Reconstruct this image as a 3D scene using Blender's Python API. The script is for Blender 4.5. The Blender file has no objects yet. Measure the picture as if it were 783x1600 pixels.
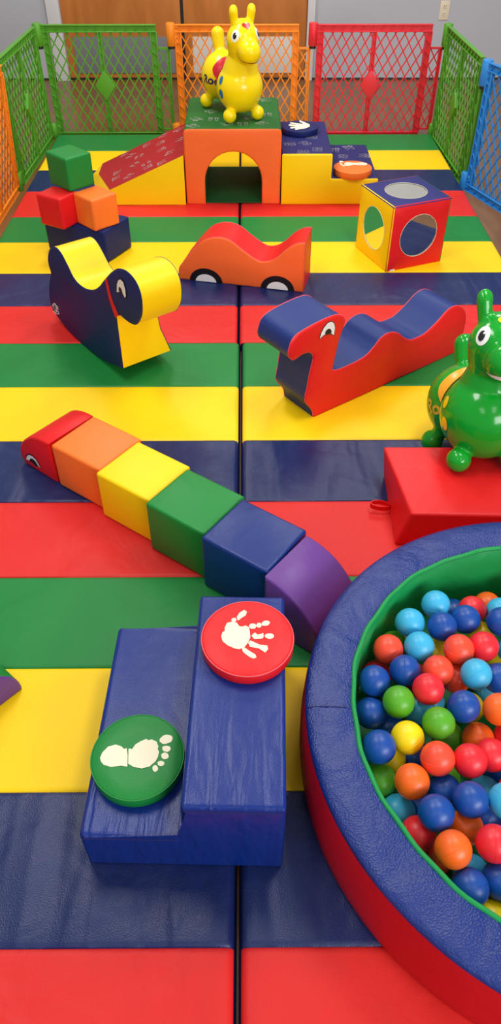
import bpy, bmesh, math, random
from mathutils import Vector, Matrix, geometry
from mathutils.bvhtree import BVHTree
random.seed(7)
SC = bpy.context.scene
COL = SC.collection
PI = math.pi

# ------------------------------------------------------------------ materials
def lin(c):
    return tuple(((v/255)/12.92 if v <= 10 else ((v/255+.055)/1.055)**2.4) for v in c)

def vinyl(name, rgb, rough=.42, grain=420, gb=.12, wrinkle=.25, wscale=5, var=.06, spec=.32, streak=None):
    """leather-grained, faintly wrinkled coated fabric"""
    m = bpy.data.materials.new(name); m.use_nodes = True
    nt = m.node_tree; N = nt.nodes; L = nt.links
    b = N['Principled BSDF']
    tc = N.new('ShaderNodeTexCoord')
    n1 = N.new('ShaderNodeTexNoise'); n1.inputs['Scale'].default_value = 3.0; n1.inputs['Detail'].default_value = 4
    L.new(tc.outputs['Object'], n1.inputs['Vector'])
    mr = N.new('ShaderNodeMapRange'); mr.inputs['To Min'].default_value = 1-var; mr.inputs['To Max'].default_value = 1+var
    L.new(n1.outputs['Fac'], mr.inputs['Value'])
    mx = N.new('ShaderNodeVectorMath'); mx.operation = 'SCALE'; mx.inputs[0].default_value = lin(rgb)
    L.new(mr.outputs['Result'], mx.inputs['Scale'])
    L.new(mx.outputs['Vector'], b.inputs['Base Color'])
    b.inputs['Roughness'].default_value = rough
    b.inputs['Specular IOR Level'].default_value = spec
    v = N.new('ShaderNodeTexVoronoi'); v.inputs['Scale'].default_value = grain
    L.new(tc.outputs['Object'], v.inputs['Vector'])
    b1 = N.new('ShaderNodeBump'); b1.inputs['Strength'].default_value = gb; b1.inputs['Distance'].default_value = .002
    L.new(v.outputs['Distance'], b1.inputs['Height'])
    w = N.new('ShaderNodeTexNoise'); w.inputs['Scale'].default_value = wscale; w.inputs['Detail'].default_value = 3
    w.inputs['Distortion'].default_value = .6
    L.new(tc.outputs['Object'], w.inputs['Vector'])
    b2 = N.new('ShaderNodeBump'); b2.inputs['Strength'].default_value = wrinkle; b2.inputs['Distance'].default_value = .03
    L.new(w.outputs['Fac'], b2.inputs['Height']); L.new(b1.outputs['Normal'], b2.inputs['Normal'])
    last = b2
    if streak:
        mp = N.new('ShaderNodeMapping'); mp.inputs['Scale'].default_value = streak[0]; mp.inputs['Rotation'].default_value = (0, 0, math.radians(streak[1]))
        L.new(tc.outputs['Object'], mp.inputs['Vector'])
        k = N.new('ShaderNodeTexNoise'); k.inputs['Scale'].default_value = 1; k.inputs['Detail'].default_value = 2; k.inputs['Distortion'].default_value = .5
        L.new(mp.outputs['Vector'], k.inputs['Vector'])
        b3 = N.new('ShaderNodeBump'); b3.inputs['Strength'].default_value = streak[2]; b3.inputs['Distance'].default_value = streak[3]
        src = k.outputs['Fac']
        if len(streak) > 4:      # gathers run in from the sewn edge at local y = 0
            sp = N.new('ShaderNodeSeparateXYZ'); L.new(tc.outputs['Object'], sp.inputs['Vector'])
            g = N.new('ShaderNodeMapRange'); g.inputs['From Min'].default_value = 0; g.inputs['From Max'].default_value = streak[4]; g.inputs['To Min'].default_value = 1; g.inputs['To Max'].default_value = .12
            L.new(sp.outputs['Y'], g.inputs['Value'])
            mu = N.new('ShaderNodeMath'); mu.operation = 'MULTIPLY'; L.new(src, mu.inputs[0]); L.new(g.outputs['Result'], mu.inputs[1]); src = mu.outputs[0]
        L.new(src, b3.inputs['Height']); L.new(b2.outputs['Normal'], b3.inputs['Normal']); last = b3
    L.new(last.outputs['Normal'], b.inputs['Normal'])
    return m

def plain(name, rgb, rough=.4, metal=0, spec=.5, coat=0, noise=.04, nscale=6):
    m = bpy.data.materials.new(name); m.use_nodes = True
    nt = m.node_tree; N = nt.nodes; L = nt.links; b = N['Principled BSDF']
    tc = N.new('ShaderNodeTexCoord'); n1 = N.new('ShaderNodeTexNoise'); n1.inputs['Scale'].default_value = nscale
    L.new(tc.outputs['Object'], n1.inputs['Vector'])
    mr = N.new('ShaderNodeMapRange'); mr.inputs['To Min'].default_value = 1-noise; mr.inputs['To Max'].default_value = 1+noise
    L.new(n1.outputs['Fac'], mr.inputs['Value'])
    mx = N.new('ShaderNodeVectorMath'); mx.operation = 'SCALE'; mx.inputs[0].default_value = lin(rgb)
    L.new(mr.outputs['Result'], mx.inputs['Scale']); L.new(mx.outputs['Vector'], b.inputs['Base Color'])
    b.inputs['Roughness'].default_value = rough; b.inputs['Metallic'].default_value = metal
    b.inputs['Specular IOR Level'].default_value = spec; b.inputs['Coat Weight'].default_value = coat
    b.inputs['Coat Roughness'].default_value = .08
    return m

def wood(name, c1, c2, rough, axis_scale, gloss=.5):
    m = bpy.data.materials.new(name); m.use_nodes = True
    nt = m.node_tree; N = nt.nodes; L = nt.links; b = N['Principled BSDF']
    tc = N.new('ShaderNodeTexCoord'); mp = N.new('ShaderNodeMapping'); mp.inputs['Scale'].default_value = axis_scale
    L.new(tc.outputs['Object'], mp.inputs['Vector'])
    n = N.new('ShaderNodeTexNoise'); n.inputs['Scale'].default_value = 4; n.inputs['Detail'].default_value = 7; n.inputs['Distortion'].default_value = 1.2
    L.new(mp.outputs['Vector'], n.inputs['Vector'])
    r = N.new('ShaderNodeValToRGB'); r.color_ramp.elements[0].color = (*lin(c1), 1); r.color_ramp.elements[1].color = (*lin(c2), 1)
    r.color_ramp.elements[0].position = .3; r.color_ramp.elements[1].position = .7
    L.new(n.outputs['Fac'], r.inputs['Fac']); L.new(r.outputs['Color'], b.inputs['Base Color'])
    b.inputs['Roughness'].default_value = rough; b.inputs['Specular IOR Level'].default_value = gloss
    return m

# ------------------------------------------------------------------ object helpers
def finish(name, bm, mats, parent=None, smooth=40, kind=None):
    me = bpy.data.meshes.new(name)
    bmesh.ops.recalc_face_normals(bm, faces=bm.faces)
    bm.to_mesh(me); bm.free()
    for m in (mats if isinstance(mats, (list, tuple)) else [mats]): me.materials.append(m)
    for p in me.polygons: p.use_smooth = True
    me.set_sharp_from_angle(angle=math.radians(smooth))
    o = bpy.data.objects.new(name, me); COL.objects.link(o)
    if parent: o.parent = parent
    if kind: o['kind'] = kind
    return o

def tag(o, label, cat, group=None):
    o['label'] = label; o['category'] = cat
    if group: o['group'] = group
    return o

def thing(name, label, cat, loc=(0, 0, 0), rz=0, group=None):
    o = bpy.data.objects.new(name, None); COL.objects.link(o); o.empty_display_size = .05
    o.location = loc; o.rotation_euler = (0, 0, rz)
    return tag(o, label, cat, group)

def box8(bm, c8, bevel=.012, seg=3, cuts=0, mat=0):
    """hexahedron from 8 corners: bottom 4 (ccw) then top 4"""
    v = [bm.verts.new(p) for p in c8]
    fs = [bm.faces.new([v[i] for i in q]) for q in ((3, 2, 1, 0), (4, 5, 6, 7), (0, 1, 5, 4), (1, 2, 6, 5), (2, 3, 7, 6), (3, 0, 4, 7))]
    for f in fs: f.material_index = mat
    if bevel:
        es = list({e for f in fs for e in f.edges})
        bmesh.ops.bevel(bm, geom=es, offset=bevel, segments=seg, profile=.6, affect='EDGES', clamp_overlap=True)
    return fs

def bx(bm, x0, x1, y0, y1, z0, z1, bevel=0, seg=2, mat=0):
    return box8(bm, [(x0, y0, z0), (x1, y0, z0), (x1, y1, z0), (x0, y1, z0), (x0, y0, z1), (x1, y0, z1), (x1, y1, z1), (x0, y1, z1)], bevel, seg, mat=mat)

def tube(bm, pts, r, closed=False, n=8, mat=0):
    P = [Vector(p) for p in pts]; k = len(P); rings = []
    for i, p in enumerate(P):
        if closed: d = P[(i+1) % k]-P[i-1]
        else: d = P[min(i+1, k-1)]-P[max(i-1, 0)]
        d.normalize()
        a = d.cross(Vector((0, 0, 1)))
        if a.length < .05: a = d.cross(Vector((0, 1, 0)))
        a.normalize(); b = d.cross(a)
        rr = r[i] if isinstance(r, (list, tuple)) else r
        rings.append([bm.verts.new(p+a*math.cos(t)*rr+b*math.sin(t)*rr) for t in [2*PI*j/n for j in range(n)]])
    for i in range(k if closed else k-1):
        A, B = rings[i], rings[(i+1) % k]
        for j in range(n):
            f = bm.faces.new((A[j], A[(j+1) % n], B[(j+1) % n], B[j])); f.material_index = mat
    if not closed:
        bm.faces.new(rings[0]).material_index = mat; bm.faces.new(rings[-1]).material_index = mat

def spline(ctrl, n=6):
    """closed Catmull-Rom; control point (x, z) smooth or (x, z, 1) corner"""
    k = len(ctrl); out = []
    for i in range(k):
        p0, p1, p2, p3 = ctrl[i-1], ctrl[i], ctrl[(i+1) % k], ctrl[(i+2) % k]
        c1 = len(p1) > 2; c2 = len(p2) > 2
        a0 = Vector((p1[0], p1[1])) if c1 else Vector((p0[0], p0[1])); a1 = Vector(p1[:2]); a2 = Vector(p2[:2]); a3 = a2 if c2 else Vector(p3[:2])
        if c1 and c2: out.append(a1); continue
        for j in range(n):
            t = j/n
            out.append(.5*((2*a1)+(a2-a0)*t+(2*a0-5*a1+4*a2-a3)*t*t+(3*a1-a0-3*a2+a3)*t**3))
    res = [out[0]]
    for p in out[1:]:
        if (p-res[-1]).length > .0015: res.append(p)
    if (res[0]-res[-1]).length < .0015: res.pop()
    return res

def inset(loop, d):
    k = len(loop); area = sum(loop[i-1].x*loop[i].y-loop[i].x*loop[i-1].y for i in range(k)); s = 1 if area > 0 else -1
    res = []
    for i in range(k):
        a = (loop[i]-loop[i-1]).normalized(); b = (loop[(i+1) % k]-loop[i]).normalized()
        n1 = Vector((-a.y, a.x))*s; n2 = Vector((-b.y, b.x))*s
        n = n1+n2
        n = n/max(n.length_squared/2, .6) if n.length > .01 else n1
        res.append(loop[i]+n*d)
    return res

def cap_faces(bm, verts, loop):
    tris = geometry.tessellate_polygon([[Vector((p.x, p.y, 0)) for p in loop]])
    for t in tris:
        try: bm.faces.new([verts[i] for i in t])
        except ValueError: pass

def slab(name, ctrl, w, strip_mat, side_mat, parent, pipe_mat=None, strip_name='top_cover', side_name='side_panel', rim=.005, pipe=.0013, n=6, side2=None, strip_index=None, holes=None):
    """foam shape of constant profile in local XZ, thickness w along local Y (0..w): cover strip, two side panels, piping"""
    loop = spline(ctrl, n)
    bm = bmesh.new()
    ys = [rim, w*.25, w*.5, w*.75, w-rim]
    rows = [[bm.verts.new((p.x, y, p.y)) for p in loop] for y in ys]
    k = len(loop)
    for a, b in zip(rows, rows[1:]):
        for i in range(k):
            f = bm.faces.new((a[i], a[(i+1) % k], b[(i+1) % k], b[i]))
            if strip_index: f.material_index = strip_index(loop[i], loop[(i+1) % k])
    finish(strip_name, bm, strip_mat, parent, 35)
    l1 = inset(loop, rim*.45); l2 = inset(loop, rim*1.5)
    for y0, ym, y1, sm in ((rim, rim*.3, 0, side_mat), (w-rim, w-rim*.3, w, side2 or side_mat)):
        bm = bmesh.new()
        r0 = [bm.verts.new((p.x, y0, p.y)) for p in loop]; r1 = [bm.verts.new((p.x, ym, p.y)) for p in l1]; r2 = [bm.verts.new((p.x, y1, p.y)) for p in l2]
        for A, B in ((r0, r1), (r1, r2)):
            for i in range(k): bm.faces.new((A[i], A[(i+1) % k], B[(i+1) % k], B[i]))
        cap_faces(bm, r2, l2)
        so = finish(side_name, bm, sm, parent, 50)
        if pipe_mat:
            bm = bmesh.new(); tube(bm, [(p.x, y0, p.y) for p in loop], pipe, True, 6)
            finish('piping', bm, pipe_mat, so, 60)
    return loop

def flat_patch(name, polys, place, mat, parent, rings=0):
    """thin printed patch: polygons in 2D mapped with place(x, y) -> 3D"""
    bm = bmesh.new()
    for p in polys:
        L2 = [Vector(q) for q in p]
        vs = [bm.verts.new(place(q[0], q[1])) for q in p]
        for t in geometry.tessellate_polygon([[Vector((q.x, q.y, 0)) for q in L2]]):
            try: bm.faces.new([vs[i] for i in t])
            except ValueError: pass
    return finish(name, bm, mat, parent, 60)

def ell(cx, cy, a, b, rot=0, n=20):
    r = math.radians(rot); c, s = math.cos(r), math.sin(r)
    return [(cx+a*math.cos(t)*c-b*math.sin(t)*s, cy+a*math.cos(t)*s+b*math.sin(t)*c) for t in [2*PI*i/n for i in range(n)]]

def text_polys(body, size, shear=0):
    """outline text turned into triangles in 2D"""
    cu = bpy.data.curves.new('letters', 'FONT'); cu.body = body; cu.size = size; cu.align_x = 'CENTER'; cu.align_y = 'CENTER'; cu.shear = shear; cu.resolution_u = 3; cu.offset = size*.03
    o = bpy.data.objects.new('letters', cu); COL.objects.link(o)
    bpy.context.view_layer.update()
    me = o.evaluated_get(bpy.context.evaluated_depsgraph_get()).to_mesh()
    me.calc_loop_triangles()
    out = [[(me.vertices[i].co.x, me.vertices[i].co.y) for i in t.vertices] for t in me.loop_triangles]
    o.evaluated_get(bpy.context.evaluated_depsgraph_get()).to_mesh_clear()
    bpy.data.objects.remove(o); bpy.data.curves.remove(cu)
    return out

# ------------------------------------------------------------------ palette
RED = vinyl('red_vinyl', (226, 26, 30)); REDS = vinyl('red_mat_vinyl', (220, 38, 34), wrinkle=.35, rough=.5)
BLUE = vinyl('navy_vinyl', (11, 42, 116), rough=.36, wrinkle=.25, spec=.42); BLUES = vinyl('navy_mat_vinyl', (16, 34, 88), rough=.38, wrinkle=.55, wscale=4, gb=.2, grain=380, spec=.45, streak=((7, 1.6, 2), 40, .6, .03))
GREEN = vinyl('green_vinyl', (20, 130, 52)); GREENS = vinyl('green_mat_vinyl', (24, 128, 56), rough=.5)
YELLOW = vinyl('yellow_vinyl', (255, 212, 6), wrinkle=.12); YELLOWS = vinyl('yellow_mat_vinyl', (255, 210, 4), rough=.5, wrinkle=.15)
ORANGE = vinyl('orange_vinyl', (252, 122, 44), wrinkle=.15); ORANGEF = vinyl('orange_fabric', (248, 108, 46), rough=.6, wrinkle=.2)
PURPLE = vinyl('purple_vinyl', (104, 62, 140), rough=.38)
NAVYF = vinyl('deep_navy_fabric', (10, 30, 92), rough=.55, wrinkle=.12)
NAVYD = vinyl('dark_navy_vinyl', (20, 26, 72), rough=.5)
REDF = vinyl('dark_red_fabric', (170, 24, 34), rough=.6)
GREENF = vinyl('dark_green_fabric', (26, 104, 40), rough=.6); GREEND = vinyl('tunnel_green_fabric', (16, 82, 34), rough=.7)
NAVYP = vinyl('navy_print_fabric', (34, 36, 100), rough=.6)
CREAM = plain('cream_print', (244, 236, 206), .6); PALE = plain('pale_print', (196, 190, 190), .6)
WHITE = plain('white_print', (240, 238, 236), .5); BLACK = plain('black_print', (12, 12, 14), .5)
PINKP = plain('pink_piping', (232, 84, 92), .5); REDP = plain('red_piping', (190, 24, 34), .5); WHITEP = plain('pale_piping', (214, 206, 170), .5)
NAVYPIPE = plain('navy_piping', (24, 34, 96), .5)
# print outlines and ball positions (metres)
RED_HAND=[[[-0.055,0.001],[-0.052,0.012],[-0.048,0.014],[-0.048,0.024],[-0.043,0.036],[-0.032,0.039],[-0.023,0.036],[-0.017,0.026],[-0.011,0.025],[-0.004,0.028],[0.003,0.023],[0.005,0.012],[0.006,-0.003],[0.0,-0.018],[-0.006,-0.027],[-0.017,-0.033],[-0.026,-0.031],[-0.041,-0.023],[-0.052,-0.012]],[[-0.023,0.043],[-0.024,0.041],[-0.025,0.039],[-0.028,0.038],[-0.03,0.038],[-0.032,0.039],[-0.034,0.041],[-0.034,0.043],[-0.034,0.046],[-0.032,0.048],[-0.03,0.049],[-0.028,0.049],[-0.025,0.048],[-0.024,0.046]],[[-0.023,0.051],[-0.017,0.063],[-0.007,0.071],[-0.001,0.065],[-0.004,0.055],[-0.012,0.049],[-0.02,0.041]],[[0.019,0.026],[0.018,0.023],[0.016,0.02],[0.013,0.019],[0.009,0.019],[0.006,0.02],[0.004,0.023],[0.003,0.026],[0.004,0.029],[0.006,0.032],[0.009,0.033],[0.013,0.033],[0.016,0.032],[0.018,0.029]],[[0.03,0.029],[0.029,0.026],[0.028,0.023],[0.025,0.022],[0.023,0.022],[0.021,0.023],[0.019,0.026],[0.019,0.029],[0.019,0.031],[0.021,0.034],[0.023,0.035],[0.026,0.035],[0.028,0.034],[0.029,0.031]],[[0.048,0.037],[0.047,0.034],[0.045,0.03],[0.042,0.028],[0.038,0.027],[0.034,0.027],[0.031,0.028],[0.03,0.031],[0.03,0.034],[0.032,0.037],[0.035,0.04],[0.039,0.041],[0.043,0.041],[0.046,0.039]],[[0.008,0.001],[0.013,0.008],[0.017,0.009],[0.02,0.004],[0.026,0.005],[0.033,0.008],[0.034,-0.001],[0.031,-0.006],[0.014,-0.008]],[[0.055,0.0],[0.054,-0.003],[0.052,-0.005],[0.048,-0.007],[0.044,-0.007],[0.04,-0.005],[0.037,-0.003],[0.036,0.0],[0.037,0.004],[0.04,0.006],[0.044,0.007],[0.048,0.007],[0.052,0.006],[0.055,0.003]],[[0.001,-0.016],[0.006,-0.011],[0.026,-0.022],[0.041,-0.024],[0.042,-0.033],[0.036,-0.041],[0.023,-0.031],[0.005,-0.027]],[[-0.012,-0.031],[-0.008,-0.027],[0.005,-0.038],[0.016,-0.046],[0.018,-0.053],[0.012,-0.056],[0.003,-0.051],[-0.009,-0.04]]]
GREEN_FOOT=[[[-0.074,-0.005],[-0.071,0.006],[-0.061,0.019],[-0.046,0.023],[-0.034,0.019],[-0.028,0.013],[-0.023,0.015],[-0.019,-0.001],[-0.017,-0.025],[-0.03,-0.023],[-0.05,-0.025],[-0.065,-0.02],[-0.071,-0.013]],[[-0.019,0.013],[-0.016,0.014],[-0.012,0.012],[-0.006,0.023],[0.004,0.03],[0.015,0.035],[0.019,0.032],[0.026,0.034],[0.036,0.029],[0.041,0.018],[0.04,0.013],[0.043,0.006],[0.042,-0.004],[0.038,-0.014],[0.027,-0.025],[0.012,-0.029],[-0.004,-0.026],[-0.016,-0.019]],[[0.068,0.038],[0.068,0.034],[0.066,0.029],[0.061,0.026],[0.055,0.024],[0.049,0.024],[0.045,0.027],[0.042,0.03],[0.042,0.035],[0.045,0.039],[0.049,0.043],[0.055,0.045],[0.061,0.044],[0.066,0.042]],[[0.066,0.013],[0.065,0.01],[0.063,0.008],[0.06,0.006],[0.056,0.007],[0.052,0.008],[0.05,0.01],[0.049,0.014],[0.049,0.017],[0.051,0.019],[0.055,0.02],[0.059,0.02],[0.062,0.019],[0.065,0.017]],[[0.063,-0.002],[0.063,-0.005],[0.061,-0.008],[0.058,-0.009],[0.054,-0.009],[0.051,-0.008],[0.049,-0.005],[0.048,-0.002],[0.048,0.001],[0.05,0.003],[0.053,0.005],[0.057,0.005],[0.06,0.003],[0.062,0.001]],[[0.056,-0.018],[0.055,-0.021],[0.053,-0.023],[0.051,-0.024],[0.048,-0.024],[0.045,-0.023],[0.043,-0.021],[0.042,-0.018],[0.042,-0.016],[0.044,-0.014],[0.047,-0.013],[0.05,-0.013],[0.053,-0.014],[0.055,-0.016]],[[0.044,-0.029],[0.044,-0.032],[0.042,-0.034],[0.04,-0.036],[0.038,-0.036],[0.035,-0.034],[0.034,-0.032],[0.033,-0.029],[0.033,-0.026],[0.034,-0.024],[0.037,-0.022],[0.039,-0.022],[0.042,-0.024],[0.043,-0.026]]]
NAVY_HAND=[[[-0.005,-0.052],[-0.009,-0.02],[0.005,0.017],[0.021,0.035],[0.039,0.044],[0.054,0.021],[0.053,-0.016],[0.034,-0.043],[0.008,-0.061]],[[0.007,0.03],[0.009,0.027],[0.01,0.021],[0.01,0.014],[0.008,0.008],[0.006,0.004],[0.004,0.003],[-0.048,0.031],[-0.05,0.034],[-0.051,0.04],[-0.051,0.047],[-0.05,0.053],[-0.048,0.058],[-0.046,0.058]],[[-0.002,0.007],[0.0,0.005],[0.001,0.0],[0.001,-0.007],[0.0,-0.014],[-0.002,-0.019],[-0.004,-0.02],[-0.057,-0.006],[-0.059,-0.004],[-0.06,0.002],[-0.06,0.009],[-0.059,0.016],[-0.057,0.02],[-0.055,0.021]],[[0.0,-0.011],[0.002,-0.012],[0.003,-0.017],[0.004,-0.023],[0.003,-0.03],[0.001,-0.036],[-0.001,-0.038],[-0.049,-0.051],[-0.052,-0.05],[-0.053,-0.046],[-0.053,-0.039],[-0.053,-0.032],[-0.051,-0.027],[-0.049,-0.024]],[[0.009,-0.029],[0.011,-0.03],[0.013,-0.034],[0.013,-0.04],[0.013,-0.047],[0.011,-0.053],[0.009,-0.056],[-0.025,-0.074],[-0.027,-0.073],[-0.029,-0.069],[-0.029,-0.063],[-0.029,-0.056],[-0.027,-0.05],[-0.025,-0.047]],[[0.036,0.05],[0.038,0.044],[0.038,0.036],[0.037,0.028],[0.035,0.022],[0.032,0.019],[0.03,0.02],[0.004,0.062],[0.002,0.067],[0.001,0.075],[0.002,0.084],[0.004,0.09],[0.007,0.093],[0.01,0.092]]]
ORANGE_FOOT=[[[-0.042,0.046],[-0.025,0.07],[0.011,0.054],[0.055,0.066],[0.078,0.057],[0.082,0.039],[0.07,0.021],[0.042,0.018],[0.008,0.024],[-0.021,0.008],[-0.04,0.014]],[[-0.042,0.077],[-0.044,0.072],[-0.048,0.069],[-0.053,0.068],[-0.058,0.069],[-0.062,0.073],[-0.065,0.078],[-0.065,0.083],[-0.064,0.088],[-0.06,0.092],[-0.055,0.093],[-0.05,0.092],[-0.045,0.088],[-0.043,0.083]],[[-0.054,0.054],[-0.055,0.051],[-0.057,0.048],[-0.06,0.046],[-0.063,0.046],[-0.065,0.048],[-0.066,0.051],[-0.067,0.054],[-0.066,0.058],[-0.064,0.061],[-0.061,0.062],[-0.058,0.062],[-0.056,0.06],[-0.054,0.058]],[[-0.052,0.036],[-0.053,0.033],[-0.055,0.03],[-0.057,0.028],[-0.06,0.028],[-0.062,0.03],[-0.063,0.033],[-0.064,0.036],[-0.063,0.04],[-0.061,0.042],[-0.058,0.044],[-0.056,0.044],[-0.054,0.042],[-0.053,0.04]],[[-0.048,0.022],[-0.049,0.019],[-0.051,0.016],[-0.053,0.015],[-0.056,0.015],[-0.058,0.016],[-0.059,0.019],[-0.059,0.022],[-0.058,0.026],[-0.057,0.029],[-0.054,0.03],[-0.052,0.03],[-0.05,0.028],[-0.048,0.026]],[[-0.04,0.01],[-0.041,0.007],[-0.043,0.004],[-0.045,0.003],[-0.048,0.003],[-0.05,0.004],[-0.051,0.007],[-0.051,0.01],[-0.051,0.014],[-0.049,0.017],[-0.046,0.018],[-0.044,0.018],[-0.042,0.017],[-0.041,0.014]]]
BALLS=[
('light blue',0.3769,1.0619,0.1720,'light blue ball down-left of a light blue one, by the back lining'),
('light blue',0.4468,1.1154,0.1717,'light blue ball upper right of a light blue one, by the back lining'),
('light blue',0.3866,0.9946,0.1720,'light blue ball below a light blue one, in mid pit'),
('dark blue',0.4473,1.0454,0.1783,'dark blue ball below a light blue one, by the back lining'),
('dark blue',0.5085,1.0727,0.1694,'dark blue ball down-left of a red one, by the back lining'),
('red',0.5416,1.1238,0.1402,'half covered red ball upper right of a dark blue one, by the back lining'),
('orange',0.5991,1.1739,0.0963,'half covered orange ball up-left of a light blue one, at the right photo edge'),
('dark blue',0.5879,1.0601,0.1760,'dark blue ball below a light blue one, at the right photo edge'),
('red',0.5346,0.9994,0.1642,'red ball right of a coral red one, at the right photo edge'),
('yellow',0.5714,1.1012,0.0718,'deep yellow ball above a red one, in mid pit'),
('coral red',0.3168,0.9919,0.1659,'coral red ball up-left of a dark blue one, along the left lining'),
('green',0.3480,1.0550,0.0950,'deep green ball left of a light blue one, in mid pit'),
('coral red',0.4715,0.9808,0.1797,'coral red ball down-right of a dark blue one, in mid pit'),
('yellow',0.4442,1.0312,0.0950,'deep yellow ball above a coral red one, in mid pit'),
('dark blue',0.3440,0.9305,0.1732,'dark blue ball down-right of a coral red one, in mid pit'),
('red',0.2974,0.9714,0.0950,'deep red ball upper right of a dark blue one, along the left lining'),
('dark blue',0.2742,0.9050,0.1720,'dark blue ball up-left of a green one, along the left lining'),
('coral red',0.4182,0.9331,0.1673,'coral red ball left of a coral red one, in mid pit'),
('coral red',0.4691,0.9462,0.1193,'half covered coral red ball right of a coral red one, in mid pit'),
('red',0.3840,0.8768,0.1823,'red ball down-left of a coral red one, in mid pit'),
('light blue',0.4973,0.9186,0.1746,'light blue ball left of a dark blue one, in mid pit'),
('dark blue',0.5584,0.9341,0.1350,'half covered dark blue ball right of a light blue one, at the right photo edge'),
('green',0.3186,0.8526,0.1725,'green ball right of a dark blue one, in mid pit'),
('dark blue',0.2630,0.8496,0.1341,'half covered dark blue ball left of a green one, along the left lining'),
('light blue',0.4118,0.9132,0.0748,'deep light blue ball below a red one, in mid pit'),
('orange',0.5262,0.8319,0.1743,'orange ball below a dark blue one, at the right photo edge'),
('dark blue',0.4538,0.8404,0.1723,'dark blue ball below a coral red one, in mid pit'),
('yellow',0.5990,1.0395,0.0713,'deep yellow ball down-right of a red one, at the right photo edge'),
('light blue',0.6090,1.1209,0.1370,'half covered light blue ball above a dark blue one, at the right photo edge'),
('light blue',0.6106,1.0135,0.1326,'half covered light blue ball below a dark blue one, at the right photo edge'),
('dark blue',0.5118,1.1580,0.0893,'deep dark blue ball up-left of a dark blue one, by the back lining'),
('green',0.3935,0.8013,0.1720,'green ball down-left of a dark blue one, in mid pit'),
('yellow',0.3252,0.7715,0.1683,'yellow ball right of a dark blue one, in mid pit'),
('dark blue',0.2629,0.7467,0.1770,'dark blue ball left of a yellow one, along the left lining'),
('coral red',0.3743,0.7186,0.1811,'coral red ball above a dark blue one, in mid pit'),
('red',0.4408,0.7198,0.1693,'red ball left of a red one, in mid pit'),
('red',0.4964,0.7464,0.1415,'half covered red ball right of a red one, at the right photo edge'),
('orange',0.4895,0.8035,0.1060,'half covered orange ball up-left of a red one, in mid pit'),
('green',0.4335,0.8262,0.0756,'deep green ball down-right of a green one, in mid pit'),
('green',0.2688,0.7115,0.1072,'half covered green ball left of an orange one, along the left lining'),
('orange',0.3178,0.6755,0.1731,'orange ball right of a green one, in mid pit'),
('dark blue',0.3883,0.6790,0.1267,'half covered dark blue ball above a dark blue one, in mid pit'),
('dark blue',0.4213,0.6361,0.1779,'dark blue ball above an orange one, in mid pit'),
('light blue',0.4885,0.7049,0.0638,'deep light blue ball upper right of a dark blue one, at the right photo edge'),
('light blue',0.4906,0.6358,0.1720,'light blue ball right of a dark blue one, at the right photo edge'),
('dark blue',0.5344,0.7544,0.0637,'deep dark blue ball down-right of a red one, at the right photo edge'),
('red',0.5560,0.8036,0.1181,'half covered red ball upper right of a red one, at the right photo edge'),
('yellow',0.2989,0.7685,0.0867,'deep yellow ball down-right of a dark blue one, along the left lining'),
('dark blue',0.3599,0.7862,0.0638,'deep dark blue ball down-right of a yellow one, in mid pit'),
('dark blue',0.3073,0.8480,0.0831,'deep dark blue ball down-right of a dark blue one, along the left lining'),
('light blue',0.3753,0.8714,0.1135,'deep light blue ball down-left of a red one, in mid pit'),
('light blue',0.2978,0.6519,0.0944,'half covered light blue ball up-left of a red one, in mid pit'),
('dark blue',0.3503,0.6091,0.1824,'dark blue ball below a dark blue one, in mid pit'),
('red',0.3238,0.5958,0.1217,'half covered red ball down-left of a dark blue one, by the front rim'),
('orange',0.3698,0.5446,0.1768,'orange ball down-left of an orange one, by the front rim'),
('orange',0.4194,0.6100,0.1156,'half covered orange ball upper right of an orange one, by the front rim'),
('red',0.4477,0.5552,0.1748,'red ball down-right of an orange one, at the right photo edge'),
('dark blue',0.3947,0.4903,0.1452,'half covered dark blue ball left of a dark blue one, by the front rim'),
('light blue',0.4210,0.5404,0.0799,'deep light blue ball above a dark blue one, by the front rim'),
('dark blue',0.4573,0.5083,0.1270,'half covered dark blue ball right of a dark blue one, at the right photo edge'),
('coral red',0.3645,0.5744,0.0650,'deep coral red ball down-left of an orange one, by the front rim'),
('green',0.4802,0.5123,0.0635,'deep green ball below a dark blue one, at the right photo edge'),
('yellow',0.4360,0.4570,0.0864,'deep yellow ball down-right of a dark blue one, at the right photo edge'),
('dark blue',0.4711,0.6451,0.0900,'deep dark blue ball down-right of a dark blue one, at the right photo edge'),
('dark blue',0.3492,0.6832,0.0637,'deep dark blue ball up-left of a dark blue one, in mid pit'),
]
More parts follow.
